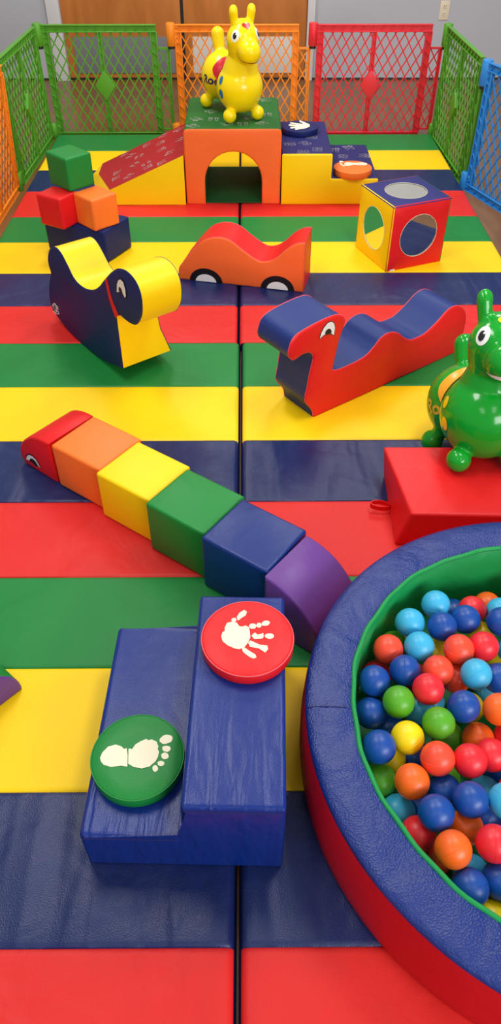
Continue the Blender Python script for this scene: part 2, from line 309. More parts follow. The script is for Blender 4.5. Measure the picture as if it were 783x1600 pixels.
FILL=[('coral red',0.8519,0.9018,0.0756),('green',0.8747,0.9685,0.0722),('light blue',0.8916,0.7378,0.0738),('green',0.6033,0.5856,0.0660),('red',0.9255,0.5977,0.0717),('red',0.6886,0.7263,0.0745),('orange',0.5897,0.8871,0.0739),('dark blue',0.7520,1.1698,0.0739),('yellow',0.5235,0.4542,0.0711),('light blue',0.6993,0.4085,0.0672),('dark blue',0.8312,0.5864,0.0718),('red',0.8889,1.0746,0.0695),('orange',0.8306,1.1237,0.0750),('red',0.7793,0.6602,0.0776),('dark blue',0.7633,0.4381,0.0666),('light blue',1.0199,0.7221,0.0686),('light blue',0.7174,0.5399,0.0662),('light blue',0.8357,0.7978,0.0724),('dark blue',0.6397,0.7886,0.0668),('yellow',0.9208,0.7998,0.0752),('dark blue',0.8865,0.5384,0.0737),('orange',1.0201,0.9799,0.0765),('coral red',1.0517,0.8268,0.0712),('dark blue',0.5960,0.4500,0.0714),('dark blue',0.6962,1.0119,0.0684),('red',0.7860,1.0723,0.0771),('dark blue',0.7206,0.7963,0.0743),('yellow',0.4995,0.9017,0.0687),('dark blue',0.6932,1.1213,0.0748),('yellow',0.7763,0.8553,0.0731),('green',0.7916,0.9500,0.0746),('green',0.9212,0.8794,0.0665),('dark blue',0.5924,0.6824,0.0720),('red',0.9779,0.9173,0.0674),('orange',0.8170,0.5111,0.0721),('red',0.7062,0.9308,0.0757),('orange',0.6737,0.6386,0.0775),('coral red',0.3908,0.9797,0.0696),('orange',0.6394,0.9604,0.0750),('light blue',0.9245,0.6674,0.0749),('yellow',0.4041,1.0898,0.0672),('orange',1.0345,0.6410,0.0689),('yellow',0.9661,0.5067,0.0728),('dark blue',0.3355,0.9157,0.0726),('red',0.5186,0.5940,0.0775),('green',0.4077,0.7256,0.0752),('dark blue',0.8945,0.4577,0.0758),('light blue',0.8285,0.4199,0.0730),('red',0.6869,1.2030,0.0696),('coral red',0.7799,0.7353,0.0757),('dark blue',0.8549,0.6696,0.0724),('green',0.5147,1.0030,0.0674),('red',1.0502,0.9025,0.0740),('dark blue',0.6780,0.4756,0.0699),('red',0.9534,0.9969,0.0665),('yellow',0.9962,1.0649,0.0717),('green',1.0794,0.7609,0.0672),('green',0.4886,1.0954,0.0733),('dark blue',0.5713,0.5240,0.0747),('light blue',0.9993,0.5690,0.0746),('green',0.7371,0.6060,0.0717),('coral red',0.6864,0.8562,0.0684),('coral red',0.8351,1.0240,0.0728),('light blue',0.5552,0.9481,0.0680),('light blue',0.9820,0.8455,0.0687),('red',0.9169,1.1362,0.0772),('red',0.7761,0.5157,0.1278),('red',0.9418,0.8970,0.1309),('yellow',0.9583,0.7020,0.1317),('dark blue',0.5939,0.6316,0.1210),('red',0.6482,0.4422,0.1274),('dark blue',0.9510,1.0979,0.1283),('dark blue',0.9817,0.7911,0.1257),('green',0.9442,0.5609,0.1293),('dark blue',0.5697,0.4217,0.1303),('dark blue',0.6271,0.5365,0.1220),('dark blue',0.5201,0.5472,0.1312),('dark blue',0.7370,0.6868,0.1276),('dark blue',0.6558,0.9060,0.1213),('coral red',0.9562,0.6275,0.1316),('orange',0.8556,0.6239,0.1267),('red',1.0009,1.0279,0.1319),('dark blue',0.9395,0.9677,0.1263),('green',0.8713,1.1172,0.1308),('green',0.7407,1.0965,0.1227),('dark blue',0.6400,0.6927,0.1222),('light blue',1.0658,0.6830,0.1245),('dark blue',0.7568,1.0143,0.1302),('dark blue',0.7312,0.8864,0.1264),('green',1.0666,0.7872,0.1302),('red',0.8710,1.0351,0.1293),('red',0.6338,0.8381,0.1291),('dark blue',0.8285,0.7379,0.1277),('red',0.5845,0.7373,0.1244),('yellow',0.6933,0.5058,0.1299),('dark blue',0.7557,0.3921,0.1227),('coral red',1.0739,0.8629,0.1298),('light blue',0.8678,0.8610,0.1304),('dark blue',0.8412,0.4591,0.1304),('yellow',0.6767,0.7737,0.1314),('green',0.7971,1.1933,0.1260),('light blue',0.6691,1.0661,0.1246),('green',1.0654,0.9495,0.1236),('green',0.8050,0.8229,0.1305),('red',1.0455,0.6154,0.1316),('red',0.8241,0.9674,0.1316),('yellow',0.6724,1.1634,0.1266),('yellow',0.7057,0.5753,0.1315),('coral red',0.9357,0.4778,0.1319),('red',0.5297,0.6763,0.1285),('dark blue',0.8481,0.5479,0.1317),('yellow',0.8078,0.8977,0.1268),('dark blue',0.4985,0.4268,0.1282),('orange',0.7842,0.5936,0.1235),('coral red',0.6981,0.9730,0.1280),('dark blue',0.5865,0.4936,0.1573),('dark blue',0.6826,0.6409,0.1658),('coral red',0.7925,1.1271,0.1648),('dark blue',0.8710,0.6845,0.1604),('coral red',1.0089,0.5539,0.1629),('yellow',0.8067,0.6586,0.1605),('coral red',1.0125,0.7359,0.1640),('orange',0.7087,0.8276,0.1635),('red',0.7483,0.7505,0.1635),('yellow',0.6742,0.3818,0.1639),('dark blue',0.8638,0.7878,0.1594),('red',1.0128,0.8460,0.1633),('orange',0.8126,0.4045,0.1634),('orange',0.8799,0.9284,0.1646),('light blue',0.7370,1.1689,0.1595),('dark blue',0.7679,0.9397,0.1656),('coral red',0.9419,0.8379,0.1646),('green',0.9995,0.9379,0.1570),('orange',0.6395,0.9605,0.1646),('yellow',0.7520,0.4523,0.1618),('red',0.9216,0.7502,0.1624),('dark blue',0.8084,1.0493,0.1609),('green',0.5807,0.5827,0.1665),('light blue',0.9335,1.0381,0.1613)]
# ------------------------------------------------------------------ room
FZ = -.04
bm = bmesh.new(); bx(bm, -4, 4, -1.5, 6.72, FZ-.05, FZ)
finish('floor', bm, wood('brown_floor', (116, 78, 44), (140, 98, 58), .3, (2.5, .6, 1)), kind='structure')
WALL = plain('grey_wall_paint', (188, 190, 198), .7, noise=.05, nscale=2)
bm = bmesh.new()
bx(bm, -4, -1.5, 6.70, 6.85, FZ, 1.1); bx(bm, .535, 4, 6.70, 6.85, FZ, 1.1)
finish('wall_back', bm, WALL, kind='structure')
bm = bmesh.new()
bx(bm, -4, -1.5, 6.70, 6.85, 1.1, 2.7); bx(bm, .535, 4, 6.70, 6.85, 1.1, 2.7); bx(bm, -1.5, .535, 6.70, 6.85, 2.08, 2.7)
finish('wall_upper', bm, plain('white_wall_paint', (228, 228, 222), .7), kind='structure')
bm = bmesh.new(); bx(bm, -4.0, -1.5, 6.688, 6.70, FZ, FZ+.012); bx(bm, .535, 4.0, 6.688, 6.70, FZ, FZ+.012)
finish('shadow_line_back', bm, plain('shadow_line_dark', (38, 34, 34), .5), kind='structure')  # thin dark strip painted in as the shadow line where wall meets floor
bm = bmesh.new()
for x0, x1 in ((-1.5, -1.40), (.478, .535)): bx(bm, x0, x1, 6.655, 6.84, FZ, 2.08, .006)
bx(bm, -1.5, .535, 6.655, 6.84, 2.0, 2.08, .006)
finish('trim_1', bm, plain('white_door_frame', (222, 224, 226), .45), kind='structure')
DW = wood('door_wood', (186, 108, 46), (214, 134, 64), .45, (1.2, 1, .25))
KICK = [plain('grey_kickplate', (128, 130, 136), .35, noise=.08, nscale=4), plain('pale_kickplate', (226, 222, 216), .35, noise=.08, nscale=4)]
for n, x0, x1 in ((1, -1.398, -.492), (2, -.468, .476)):
    bm = bmesh.new(); bx(bm, x0, x1, 6.705, 6.75, FZ+.012, 2.0, .004)
    d = finish('door_%d' % n, bm, DW, kind='structure')
    bm = bmesh.new(); bx(bm, x0+.06, x1-.06, 6.698, 6.706, FZ+.045, .255, .002)
    finish('kickplate', bm, KICK[n-1], d)
bm = bmesh.new(); bx(bm, -.494, -.466, 6.715, 6.78, FZ, 2.0)
finish('trim_2', bm, plain('dark_door_gap', (34, 28, 26), .6), kind='structure')
bm = bmesh.new(); bx(bm, -1.4, .478, 6.70, 6.84, FZ, FZ+.012, .002)
finish('trim_3', bm, plain('dark_threshold', (30, 26, 26), .5), kind='structure')
# wall outlet
IV = plain('ivory_plastic', (232, 218, 190), .4)
t = thing('wall_outlet', 'ivory double wall outlet on the grey wall above the corner of the red gate', 'outlet', (1.52, 6.70, .425))
bm = bmesh.new(); bx(bm, -.037, .037, -.007, 0, -.062, .062, .004); finish('cover_plate', bm, IV, t)
for z in (.024, -.024):
    bm = bmesh.new()
    lo = [bm.verts.new((x, -.007, z+y)) for x, y in ell(0, 0, .0175, .0155)]; hi = [bm.verts.new((v.co.x*.96, -.0095, z+(v.co.z-z)*.96)) for v in lo]
    for i in range(20): bm.faces.new((lo[i], lo[(i+1) % 20], hi[(i+1) % 20], hi[i]))
    bm.faces.new(hi); s = finish('socket', bm, IV, t)
    bm = bmesh.new()
    bx(bm, -.008, -.0055, -.0102, -.009, z-.001, z+.008); bx(bm, .0055, .008, -.0102, -.009, z-.001, z+.008); bx(bm, -.0025, .0025, -.0102, -.009, z-.011, z-.006)
    finish('slot', bm, BLACK, s)

# ------------------------------------------------------------------ folding floor mats
ROW = [5.185, 4.874, 4.537, 4.235, 3.85, 3.54, 3.206, 2.9, 2.596, 2.29, 1.97, 1.666, 1.36, 1.061, .743, .439, .115]
ROW[3] = 4.205
CY = [('green_panel', GREENS), ('yellow_panel', YELLOWS), ('navy_panel', BLUES), ('red_panel', REDS)]
def mat_panel(name, m, x0, x1, y0, y1, parent, seed):
    rnd = random.Random(seed)
    nx, ny = 30, 10; bm = bmesh.new(); g = []
    ph = [rnd.uniform(0, 6) for _ in range(4)]
    us = [0, .004, .012]+[.03+(1-.06)*i/(nx-1) for i in range(nx)]+[.988, .996, 1]
    vs = [0, .012, .04]+[.1+.8*i/(ny-1) for i in range(ny)]+[.96, .988, 1]
    for v in vs:
        row = []
        for u in us:
            x = x0+(x1-x0)*u; y = y0+(y1-y0)*v
            ex = min(x-x0, x1-x); ey = min(y-y0, y1-y)
            e = min(1, ex/.016); f = min(1, ey/.007)
            z = -.012*(1-math.sqrt(max(0, 1-(1-e)**2)))-.0035*(1-math.sqrt(max(0, 1-(1-f)**2)))
            z += (.0016*math.sin(9*x+ph[0]+4*v)+.001*math.sin(23*x+ph[1]-5*v))*e*f*math.sin(PI*v)
            row.append(bm.verts.new((x, y, z)))
        g.append(row)
    for a, b in zip(g, g[1:]):
        for i in range(len(us)-1): bm.faces.new((a[i], a[i+1], b[i+1], b[i]))
    bm2 = [g[0], [r[-1] for r in g], g[-1][::-1], [r[0] for r in g][::-1]]
    ring = [v for s in bm2 for v in s[:-1]]
    low = [bm.verts.new((v.co.x+(-.005 if abs(v.co.x-x0) < 1e-5 else .005 if abs(v.co.x-x1) < 1e-5 else 0), v.co.y, -.0399)) for v in ring]
    for i in range(len(ring)):
        f = bm.faces.new((ring[i], low[i], low[(i+1) % len(ring)], ring[(i+1) % len(ring)])); f.material_index = 1
    f = bm.faces.new(low); f.material_index = 1
    return finish(name, bm, [m, NAVYD], parent, 50)
for (nm, xa, xb, r0, lab) in (
    ('far left', -1.222, -.036, 0, 'striped folding floor mat, back left one, under the red ramp and block stack'),
    ('far right', -.0255, 1.215, 0, 'striped folding floor mat, back right one, under the steps and the mirror cube'),
    ('near left', -1.222, -.0285, 8, 'striped folding floor mat, front left one, under the caterpillar head'),
    ('near right', -.0145, 1.19, 8, 'striped folding floor mat, front right one, under the ball pit')):
    t = thing('folding_floor_mat', lab, 'floor mat', ((xa+xb)/2, (ROW[r0]+ROW[r0+8])/2, FZ), 0, 'rainbow folding floor mats')
    for k in range(8):
        n, m = CY[k % 4]; i = r0+k
        o = mat_panel(n, m, xa, xb, ROW[i+1], ROW[i], t, i*3+int(xa*10))
        o.matrix_parent_inverse = Matrix.Translation(-Vector(t.location))

# ------------------------------------------------------------------ play yard gates
GC = {'green': plain('green_gate_plastic', (84, 156, 40), .42), 'orange': plain('orange_gate_plastic', (244, 140, 30), .42),
      'red': plain('red_gate_plastic', (224, 38, 52), .42), 'blue': plain('blue_gate_plastic', (40, 136, 214), .42)}
CAP = plain('black_cap_plastic', (26, 26, 28), .5)
def clip(p, d, x0, x1, z0, z1):
    t0, t1 = -9, 9
    for q, dd, a, b in ((p[0], d[0], x0, x1), (p[1], d[1], z0, z1)):
        ta, tb = (a-q)/dd, (b-q)/dd
        t0 = max(t0, min(ta, tb)); t1 = min(t1, max(ta, tb))
    return (t0, t1) if t1-t0 > .02 else None
def lattice(bm, x0, x1, z0, z1, px=.058, pz=.092, w=.0034, dth=.003):
    for s in (1, -1):
        d = Vector((px, s*pz)).normalized(); nrm = Vector((-d.y, d.x))*w
        k0 = int((x0-x1-(z1-z0)*px/pz)/px)-2; k1 = int((x1-x0+(z1-z0)*px/pz)/px)+3
        for k in range(k0, k1):
            p = (x0+k*px, z0)
            c = clip(p, d, x0, x1, z0, z1)
            if not c: continue
            a = Vector(p)+d*c[0]; b = Vector(p)+d*c[1]
            q = [a-nrm, b-nrm, b+nrm, a+nrm]
            yy = .0006*s
            box8(bm, [(v.x, -dth+yy, v.y) for v in q]+[(v.x, dth+yy, v.y) for v in q], 0)
def rail(bm, a, b, w=.04, dep=.013, rib=.06):
    """ribbed channel rail between a and b in the panel plane (x, z)"""
    a, b = Vector(a), Vector(b); d = (b-a); L = d.length; d.normalize(); n = Vector((-d.y, d.x))
    def slabq(p, q, hw, y0, y1):
        dd = (q-p).normalized(); nn = Vector((-dd.y, dd.x))*hw
        c = [p-nn, q-nn, q+nn, p+nn]
        box8(bm, [(v.x, y0, v.y) for v in c]+[(v.x, y1, v.y) for v in c], .0012, 1)
    slabq(a, b, w/2, -.003, .003)
    for s in (1, -1): slabq(a+n*s*(w/2-.003), b+n*s*(w/2-.003), .003, -dep, dep)
    k = int(L/rib)
    for i in range(k):
        m = a+d*(rib*(i+.5)); slabq(m-n*(w/2-.005)-d*.014, m+n*(w/2-.005)+d*.014, .002, -dep*.8, dep*.8)
def gate(p0, p1, col, label, hinge_at=1, strip=1):
    p0, p1 = Vector(p0), Vector(p1); d = p1-p0; L = d.length; H0 = .635
    t = thing('play_yard_gate', label, 'play yard gate', (p0.x, p0.y, FZ), math.atan2(d.y, d.x), 'linked play yard gate panels')
    m = GC[col]
    xs0, xs1 = (.045, L-.105) if strip == 1 else (.105, L-.045)
    bm = bmesh.new()
    rail(bm, (xs0-.018, H0-.018), (xs1+.018, H0-.018)); rail(bm, (xs0-.018, .018), (xs1+.018, .018))
    rail(bm, (xs0, .036), (xs0, H0-.036)); rail(bm, (xs1, .036), (xs1, H0-.036))
    finish('frame', bm, m, t)
    xm = (xs0+xs1)/2
    bm = bmesh.new(); rail(bm, (xm, .036), (xm, H0-.036), .026); finish('middle_rail', bm, m, t)
    bm = bmesh.new(); lattice(bm, xs0+.016, xm-.011, .034, H0-.034); lattice(bm, xm+.011, xs1-.016, .034, H0-.034)
    finish('mesh_lattice', bm, m, t)
    bm = bmesh.new()
    q = [(xm-.064, .31), (xm, .222), (xm+.064, .31), (xm, .398)]
    box8(bm, [(x, -.016, z) for x, z in q]+[(x, .016, z) for x, z in q], .006, 2); finish('diamond_badge', bm, m, t)
    # narrow hinge strip beside the frame
    xa, xb = (xs1+.022, L-.02) if strip == 1 else (.02, xs0-.022)
    bm = bmesh.new()
    rail(bm, ((xb if strip == 1 else xa), .05), ((xb if strip == 1 else xa), H0-.12), .02, .010)
    lattice(bm, xa, xb, .05, H0-.12)
    bx(bm, xa, xb, -.009, .009, H0-.128, H0-.118); bx(bm, xa, xb, -.009, .009, .05, .06)
    finish('hinge_strip', bm, m, t)
    xh = L if hinge_at == 1 else 0
    for z0, z1 in ((H0-.11, H0+.01), (.0, .09)):
        bm = bmesh.new(); tube(bm, [(xh, 0, z0), (xh, 0, z0+.004), (xh, 0, z1-.004), (xh, 0, z1)], [.024, .027, .027, .024], n=18)
        xk = (xs1 if hinge_at == 1 else xs0); a, b = min(xh, xk), max(xh, xk)
        bx(bm, a, b, -.008, .008, z0+.008, z1-.012, .003, 1)
        for k in range(4): zz = z0+.02+(z1-z0-.04)*k/3; bx(bm, a, b, -.0125, .0125, zz-.003, zz+.003)
        h = finish('hinge', bm, m, t)
        bm = bmesh.new(); tube(bm, [(xh, 0, z0-.014), (xh, 0, z0+.002)], .021, n=16); finish('hinge_cap', bm, CAP, h)
    return t
YB = 5.25
gate((-1.255, YB), (-.450, YB), 'green', 'green mesh gate panel across the back, left of the orange back panel', -1, 1)
gate((-.450, YB), (.415, YB), 'orange', 'orange mesh gate panel across the back, behind the yellow pony', -1, 1)
gate((.415, YB), (1.225, YB), 'red', 'red mesh gate panel across the back right, the only red gate', -1, 1)
gate((1.225, YB-.03), (1.252, 4.345), 'green', 'green mesh gate panel on the right side beside the blue gate', -1, 1)
gate((1.252, 4.345), (1.56, 3.52), 'blue', 'blue mesh gate panel at the right edge, angled out from the mat', -1, 1)
gate((-1.292, 4.33), (-1.262, YB-.03), 'green', 'green mesh gate panel on the left side beside the orange gate', -1, -1)
g_left = gate((-1.305, 3.47), (-1.292, 4.33), 'orange', 'orange mesh gate panel at the left edge, in front of the green one', -1, -1)
g_left.rotation_euler.x = .07

# ------------------------------------------------------------------ climber set at the back
def print_polys(kind, s):
    if kind == 'foot':
        P = [ell(0, 0, .013, .030), ell(.001, .034, .017, .016)]+[ell(-.014+.008*i, .058-abs(i-1)*.004, .0042, .006) for i in range(5)]
    else:
        P = [ell(0, 0, .018, .02)]
        for i, (a, l) in enumerate(((-38, .04), (-14, .05), (4, .053), (22, .048), (62, .042))):
            r = math.radians(a); P.append([(math.sin(r)*.018+.004*math.cos(r), math.cos(r)*.018-.004*math.sin(r)*-1), (math.sin(r)*l+.004*math.cos(r), math.cos(r)*l), (math.sin(r)*l-.004*math.cos(r), math.cos(r)*l), (math.sin(r)*.018-.004*math.cos(r), math.cos(r)*.018)])
    return [[(x*s, y*s) for x, y in p] for p in P]
def outline(poly, w=.0017):
    """ring-shaped strokes around a polygon, as quads"""
    k = len(poly); cx = sum(p[0] for p in poly)/k; cy = sum(p[1] for p in poly)/k; out = []
    for i in range(k):
        a, b = poly[i], poly[(i+1) % k]
        def inn(p):
            dx, dy = p[0]-cx, p[1]-cy; l = math.hypot(dx, dy) or 1; f = max(.1, (l-w)/l); return (cx+dx*f, cy+dy*f)
        out.append([a, b, inn(b), inn(a)])
    return out
def scatter_prints(area, kinds, n, place, mat, parent, seed, s=.62, mind=.1):
    rnd = random.Random(seed); pts = []; polys = []
    for _ in range(4000):
        if len(pts) >= n: break
        x, y = rnd.uniform(*area[0]), rnd.uniform(*area[1])
        if any(math.hypot(x-a, y-b) < mind for a, b in pts): continue
        pts.append((x, y)); r = rnd.uniform(0, 6.28); k = rnd.choice(kinds)
        for dx in (-.016, .016):
            for p in print_polys(k, s):
                q = [(x+(px+dx)*math.cos(r)-py*math.sin(r), y+(px+dx)*math.sin(r)+py*math.cos(r)) for px, py in p]
                polys += outline(q)
    return flat_patch('print_pattern', polys, place, mat, parent)

# tunnel block: arch profile in XZ, thickness along Y
t = thing('tunnel_block', 'orange soft tunnel block with arched opening and green top under the yellow pony', 'soft block', (-.313, 4.013, 0))
W, D, HT = .497, .57, .372
arc = [(.25+.15*math.cos(a), .115+.15*math.sin(a)) for a in [PI-PI*i/16 for i in range(17)]]
ctrl = [(W, 0, 1), (W, HT-.02, 1), (W-.006, HT-.005, 1), (W-.02, HT, 1), (.02, HT, 1), (.006, HT-.005, 1), (0, HT-.02, 1), (0, 0, 1), (.1, 0, 1)]+[(x, z, 1) for x, z in arc]+[(.4, 0, 1)]
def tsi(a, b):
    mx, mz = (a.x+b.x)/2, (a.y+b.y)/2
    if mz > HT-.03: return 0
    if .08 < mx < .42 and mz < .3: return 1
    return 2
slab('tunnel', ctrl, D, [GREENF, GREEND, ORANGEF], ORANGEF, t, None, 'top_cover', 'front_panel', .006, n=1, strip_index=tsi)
bm = bmesh.new(); bx(bm, .1, .4, .012, D-.015, .001, .007, .002, 1); finish('tunnel_floor', bm, GREEND, t)
scatter_prints(((.04, W-.04), (.04, D-.04)), ['foot'], 16, lambda x, y: (x, y, HT+.0008), PALE, t, 3, mind=.085)

# ramp
t = thing('soft_ramp', 'low soft ramp with red footprint top and yellow side left of the tunnel block', 'soft ramp', (-.320, 4.008, 0))
hf, hb, A_, B_, C_ = (0, 0, .25), (0, .565, .25), (-.521, .567, .024), (-.52, .392, .024), (-.399, .002, .077)
g_ = lambda v, z=0: (v[0], v[1], z)
ob, of = (-.57, .43, 0), (-.45, .0, 0)
def poly_part(name, faces, mat, off=0):
    bm = bmesh.new(); vs = {}
    for f in faces: bm.faces.new([vs.setdefault(q, bm.verts.new(q)) for q in f])
    bmesh.ops.remove_doubles(bm, verts=bm.verts, dist=1e-5)
    bmesh.ops.bevel(bm, geom=[e for e in bm.edges if len(e.link_faces) == 2], offset=.004, segments=2, affect='EDGES', clamp_overlap=True)
    return finish(name, bm, mat, t, 50)
poly_part('slope_cover', [[hf, hb, A_, B_, C_]], REDF)
poly_part('side_panel', [[C_, of, (0, 0, 0), hf]], YELLOW); poly_part('toe_panel', [[B_, ob, of, C_]], YELLOW)
poly_part('side_panel', [[hb, (0, .565, 0), (-.54, .567, 0), A_]], YELLOW); poly_part('toe_panel', [[A_, (-.54, .567, 0), ob, B_]], YELLOW)
poly_part('side_panel', [[hf, (0, 0, 0), (0, .565, 0), hb]], YELLOW)
sl = .4335
scatter_prints(((-.38, -.03), (.05, .53)), ['foot'], 17, lambda x, y: (x, y, .25+x*sl+.0016), PALE, t, 5, .5, .088)

# steps
t = thing('soft_steps', 'two-step soft block with yellow front and navy print top right of the tunnel', 'soft steps', (.189, 4.003, 0))
sc = [(0, 0, 1), (.508, 0, 1), (.508, .128, 1), (.503, .133, 1), (.264, .133, 1), (.26, .138, 1), (.26, .25, 1), (.255, .256, 1), (.005, .256, 1), (0, .25, 1)]
slab('steps', sc, .548, NAVYP, YELLOW, t, None, 'step_cover', 'side_panel', .006, n=1)
scatter_prints(((.03, .23), (.03, .5)), ['hand'], 8, lambda x, y: (x, y, .2568), PALE, t, 8, .7, .085)
scatter_prints(((.29, .48), (.03, .5)), ['foot', 'hand'], 7, lambda x, y: (x, y, .1338), PALE, t, 9, .7, .09)

def pad(label, cat_mat, c, r, h, prints, pipe, kind, mat_print=CREAM):
    t = thing('stepping_pad', label, 'stepping pad', (c[0], c[1], c[2]), 0, None)
    bm = bmesh.new(); prof = [(0, 0), (r*.97, 0), (r, h*.12), (r, h*.82), (r*.985, h*.95), (r*.95, h), (r*.6, h*1.06), (0, h*1.06)]
    n = 56; rings = []
    for (rr, z) in prof:
        rings.append([bm.verts.new((0, 0, z))] if rr == 0 else [bm.verts.new((rr*math.cos(2*PI*i/n), rr*math.sin(2*PI*i/n), z)) for i in range(n)])
    for A, B in zip(rings, rings[1:]):
        for i in range(n):
            q = [A[i % len(A)], A[(i+1) % len(A)], B[(i+1) % len(B)], B[i % len(B)]]
            u = []
            for v in q:
                if v not in u: u.append(v)
            bm.faces.new(u)
    b = finish('cushion', bm, cat_mat, t, 60)
    bm = bmesh.new(); tube(bm, [(r*.992*math.cos(2*PI*i/n), r*.992*math.sin(2*PI*i/n), h*.93) for i in range(n)], .0016, True, 6)
    finish('piping', bm, pipe, b, 60)
    flat_patch(kind, prints, lambda x, y: (x, y, h*(1+.06*min(1, 1.6*(1-math.hypot(x, y)/r)))+.0012), mat_print, t)
    return t
pad('small round navy pad with white handprint on the upper step at the back', NAVYF, (.297, 4.36, .256), .1, .031, NAVY_HAND, NAVYPIPE, 'hand_print')
pad('small round orange pad with white footprint on the lower step at the back', ORANGE, (.568, 4.083, .133), .1, .033, ORANGE_FOOT, ORANGE, 'foot_print')

# ------------------------------------------------------------------ block stack at left
def cube_block(name, label, mat, corners, h, z0, bevel, group=None):
    """soft block from its bottom corners (ccw)"""
    cx = sum(p[0] for p in corners)/4; cy = sum(p[1] for p in corners)/4
    bm = bmesh.new()
    low = [(p[0]-cx, p[1]-cy, 0) for p in corners]; hi = [(x*1.005, y*1.005, h) for x, y, _ in low]
    v = box8(bm, low+hi, bevel, 4)
    o = finish(name, bm, mat, None, 60); o.location = (cx, cy, z0)
    tag(o, label, 'soft block', group); return o
def rect(p, ang, a, b):
    u = Vector((math.cos(math.radians(ang)), math.sin(math.radians(ang)))); w = Vector((-u.y, u.x)); p = Vector(p)
    return [p, p+u*a, p+u*a+w*b, p+w*b]
cube_block('soft_block', 'wide navy soft block at the bottom of the stack of cubes', NAVYF, rect((-.645, 3.30), 62, .205, .345), .15, 0, .014, 'soft blocks stacked at the left')
cube_block('soft_block', 'red soft cube in the stack, beside the orange cube', RED, rect((-.824, 3.318), 59, .118, .138), .139, .15, .012, 'soft blocks stacked at the left')
cube_block('soft_block', 'orange soft cube in the stack, right of the red cube', ORANGE, rect((-.678, 3.298), 45, .14, .142), .14, .15, .013, 'soft blocks stacked at the left')
cube_block('soft_block', 'green soft cube on top of the stack', GREEN, rect((-.785, 3.395), 45, .138, .16), .142, .290, .013, 'soft blocks stacked at the left')

# ------------------------------------------------------------------ mirror cube
t = thing('mirror_cube', 'soft cube with round mirrors in its navy top, red front and yellow side', 'mirror cube', (.64, 3.205, 0), math.radians(22))
S = .295; MIR = plain('mirror_film', (225, 228, 232), .03, metal=1, noise=.01)
NV = vinyl('cube_navy_fabric', (40, 42, 112), rough=.6, wrinkle=.1)
def mface(name, o, u, v, mat, hole=True, mr=.095, e=.004):
    o, u, v = Vector(o), Vector(u), Vector(v); n = u.cross(v)
    def pt(a, b, h): return o+u*(a*S)+v*(b*S)+n*h
    N = 48; bm = bmesh.new()
    circ = [(.5+mr/S*math.cos(2*PI*i/N), .5+mr/S*math.sin(2*PI*i/N)) for i in range(N)]
    def sq(i, k):
        a = 2*PI*i/N; c, s = math.cos(a), math.sin(a); m = max(abs(c), abs(s)); return (.5+k*c/m, .5+k*s/m)
    rings = [[pt(*c, -.003) for c in circ], [pt(*c, .0) for c in circ], [pt(*sq(i, .5-.006/S), 0) for i in range(N)], [pt(*sq(i, .5-.001/S), -.0025) for i in range(N)], [pt(*sq(i, .5), -.006) for i in range(N)]]
    R = [[bm.verts.new(p) for p in r] for r in rings]
    for A, B in zip(R, R[1:]):
        for i in range(N): bm.faces.new((A[i], A[(i+1) % N], B[(i+1) % N], B[i]))
    f = finish(name, bm, mat, t, 50)
    bm = bmesh.new(); bm.faces.new([bm.verts.new(pt(.5+(c[0]-.5)*1.03, .5+(c[1]-.5)*1.03, -.002)) for c in circ]); finish('mirror', bm, MIR, f)
    bm = bmesh.new(); tube(bm, [pt(*c, .0003) for c in circ], .0012, True, 6); finish('mirror_edge', bm, WHITEP, f)
mface('top_face', (0, 0, S), (1, 0, 0), (0, 1, 0), NV)
mface('front_face', (0, 0, 0), (1, 0, 0), (0, 0, 1), RED)
mface('left_face', (0, S, 0), (0, -1, 0), (0, 0, 1), YELLOW)
mface('right_face', (S, 0, 0), (0, 1, 0), (0, 0, 1), GREEN)
mface('back_face', (S, S, 0), (-1, 0, 0), (0, 0, 1), ORANGE)
bm = bmesh.new(); bx(bm, .003, S-.003, .003, S-.003, .001, S-.006); finish('foam_core', bm, NAVYD, t)
bm = bmesh.new(); bx(bm, .02, .045, -.003, -.001, .002, .008); finish('fabric_tag', bm, WHITE, t)

# ------------------------------------------------------------------ soft car
t = thing('soft_car', 'orange and red soft foam car with half wheels in the middle of the mats', 'soft car', (-.299, 3.144, 0), math.radians(-13.4))
cc = [(0, 0, 1), (0, .05), (.03, .092), (.071, .142), (.12, .189), (.183, .209), (.24, .199), (.296, .161), (.352, .127), (.389, .121), (.436, .14), (.491, .192), (.531, .216), (.563, .221, 1), (.566, 0, 1)]
slab('car', cc, .172, RED, ORANGEF, t, PINKP, 'body_cover', 'side_panel')
for cx in (.124, .450):
    for s in (0, 1):
        y = -.0012 if s == 0 else .1732
        w = flat_patch('wheel', [[(cx+.076*math.cos(a), max(.002, .064*math.sin(a))) for a in [PI*i/20 for i in range(21)]]], lambda x, z: (x, y, z), BLACK, t)
        yy = y-.0008 if s == 0 else y+.0008
        flat_patch('hubcap', [[(cx+.048*math.cos(a), max(.0025, .037*math.sin(a))) for a in [PI*i/20 for i in range(21)]]], lambda x, z: (x, yy, z), WHITE, w)

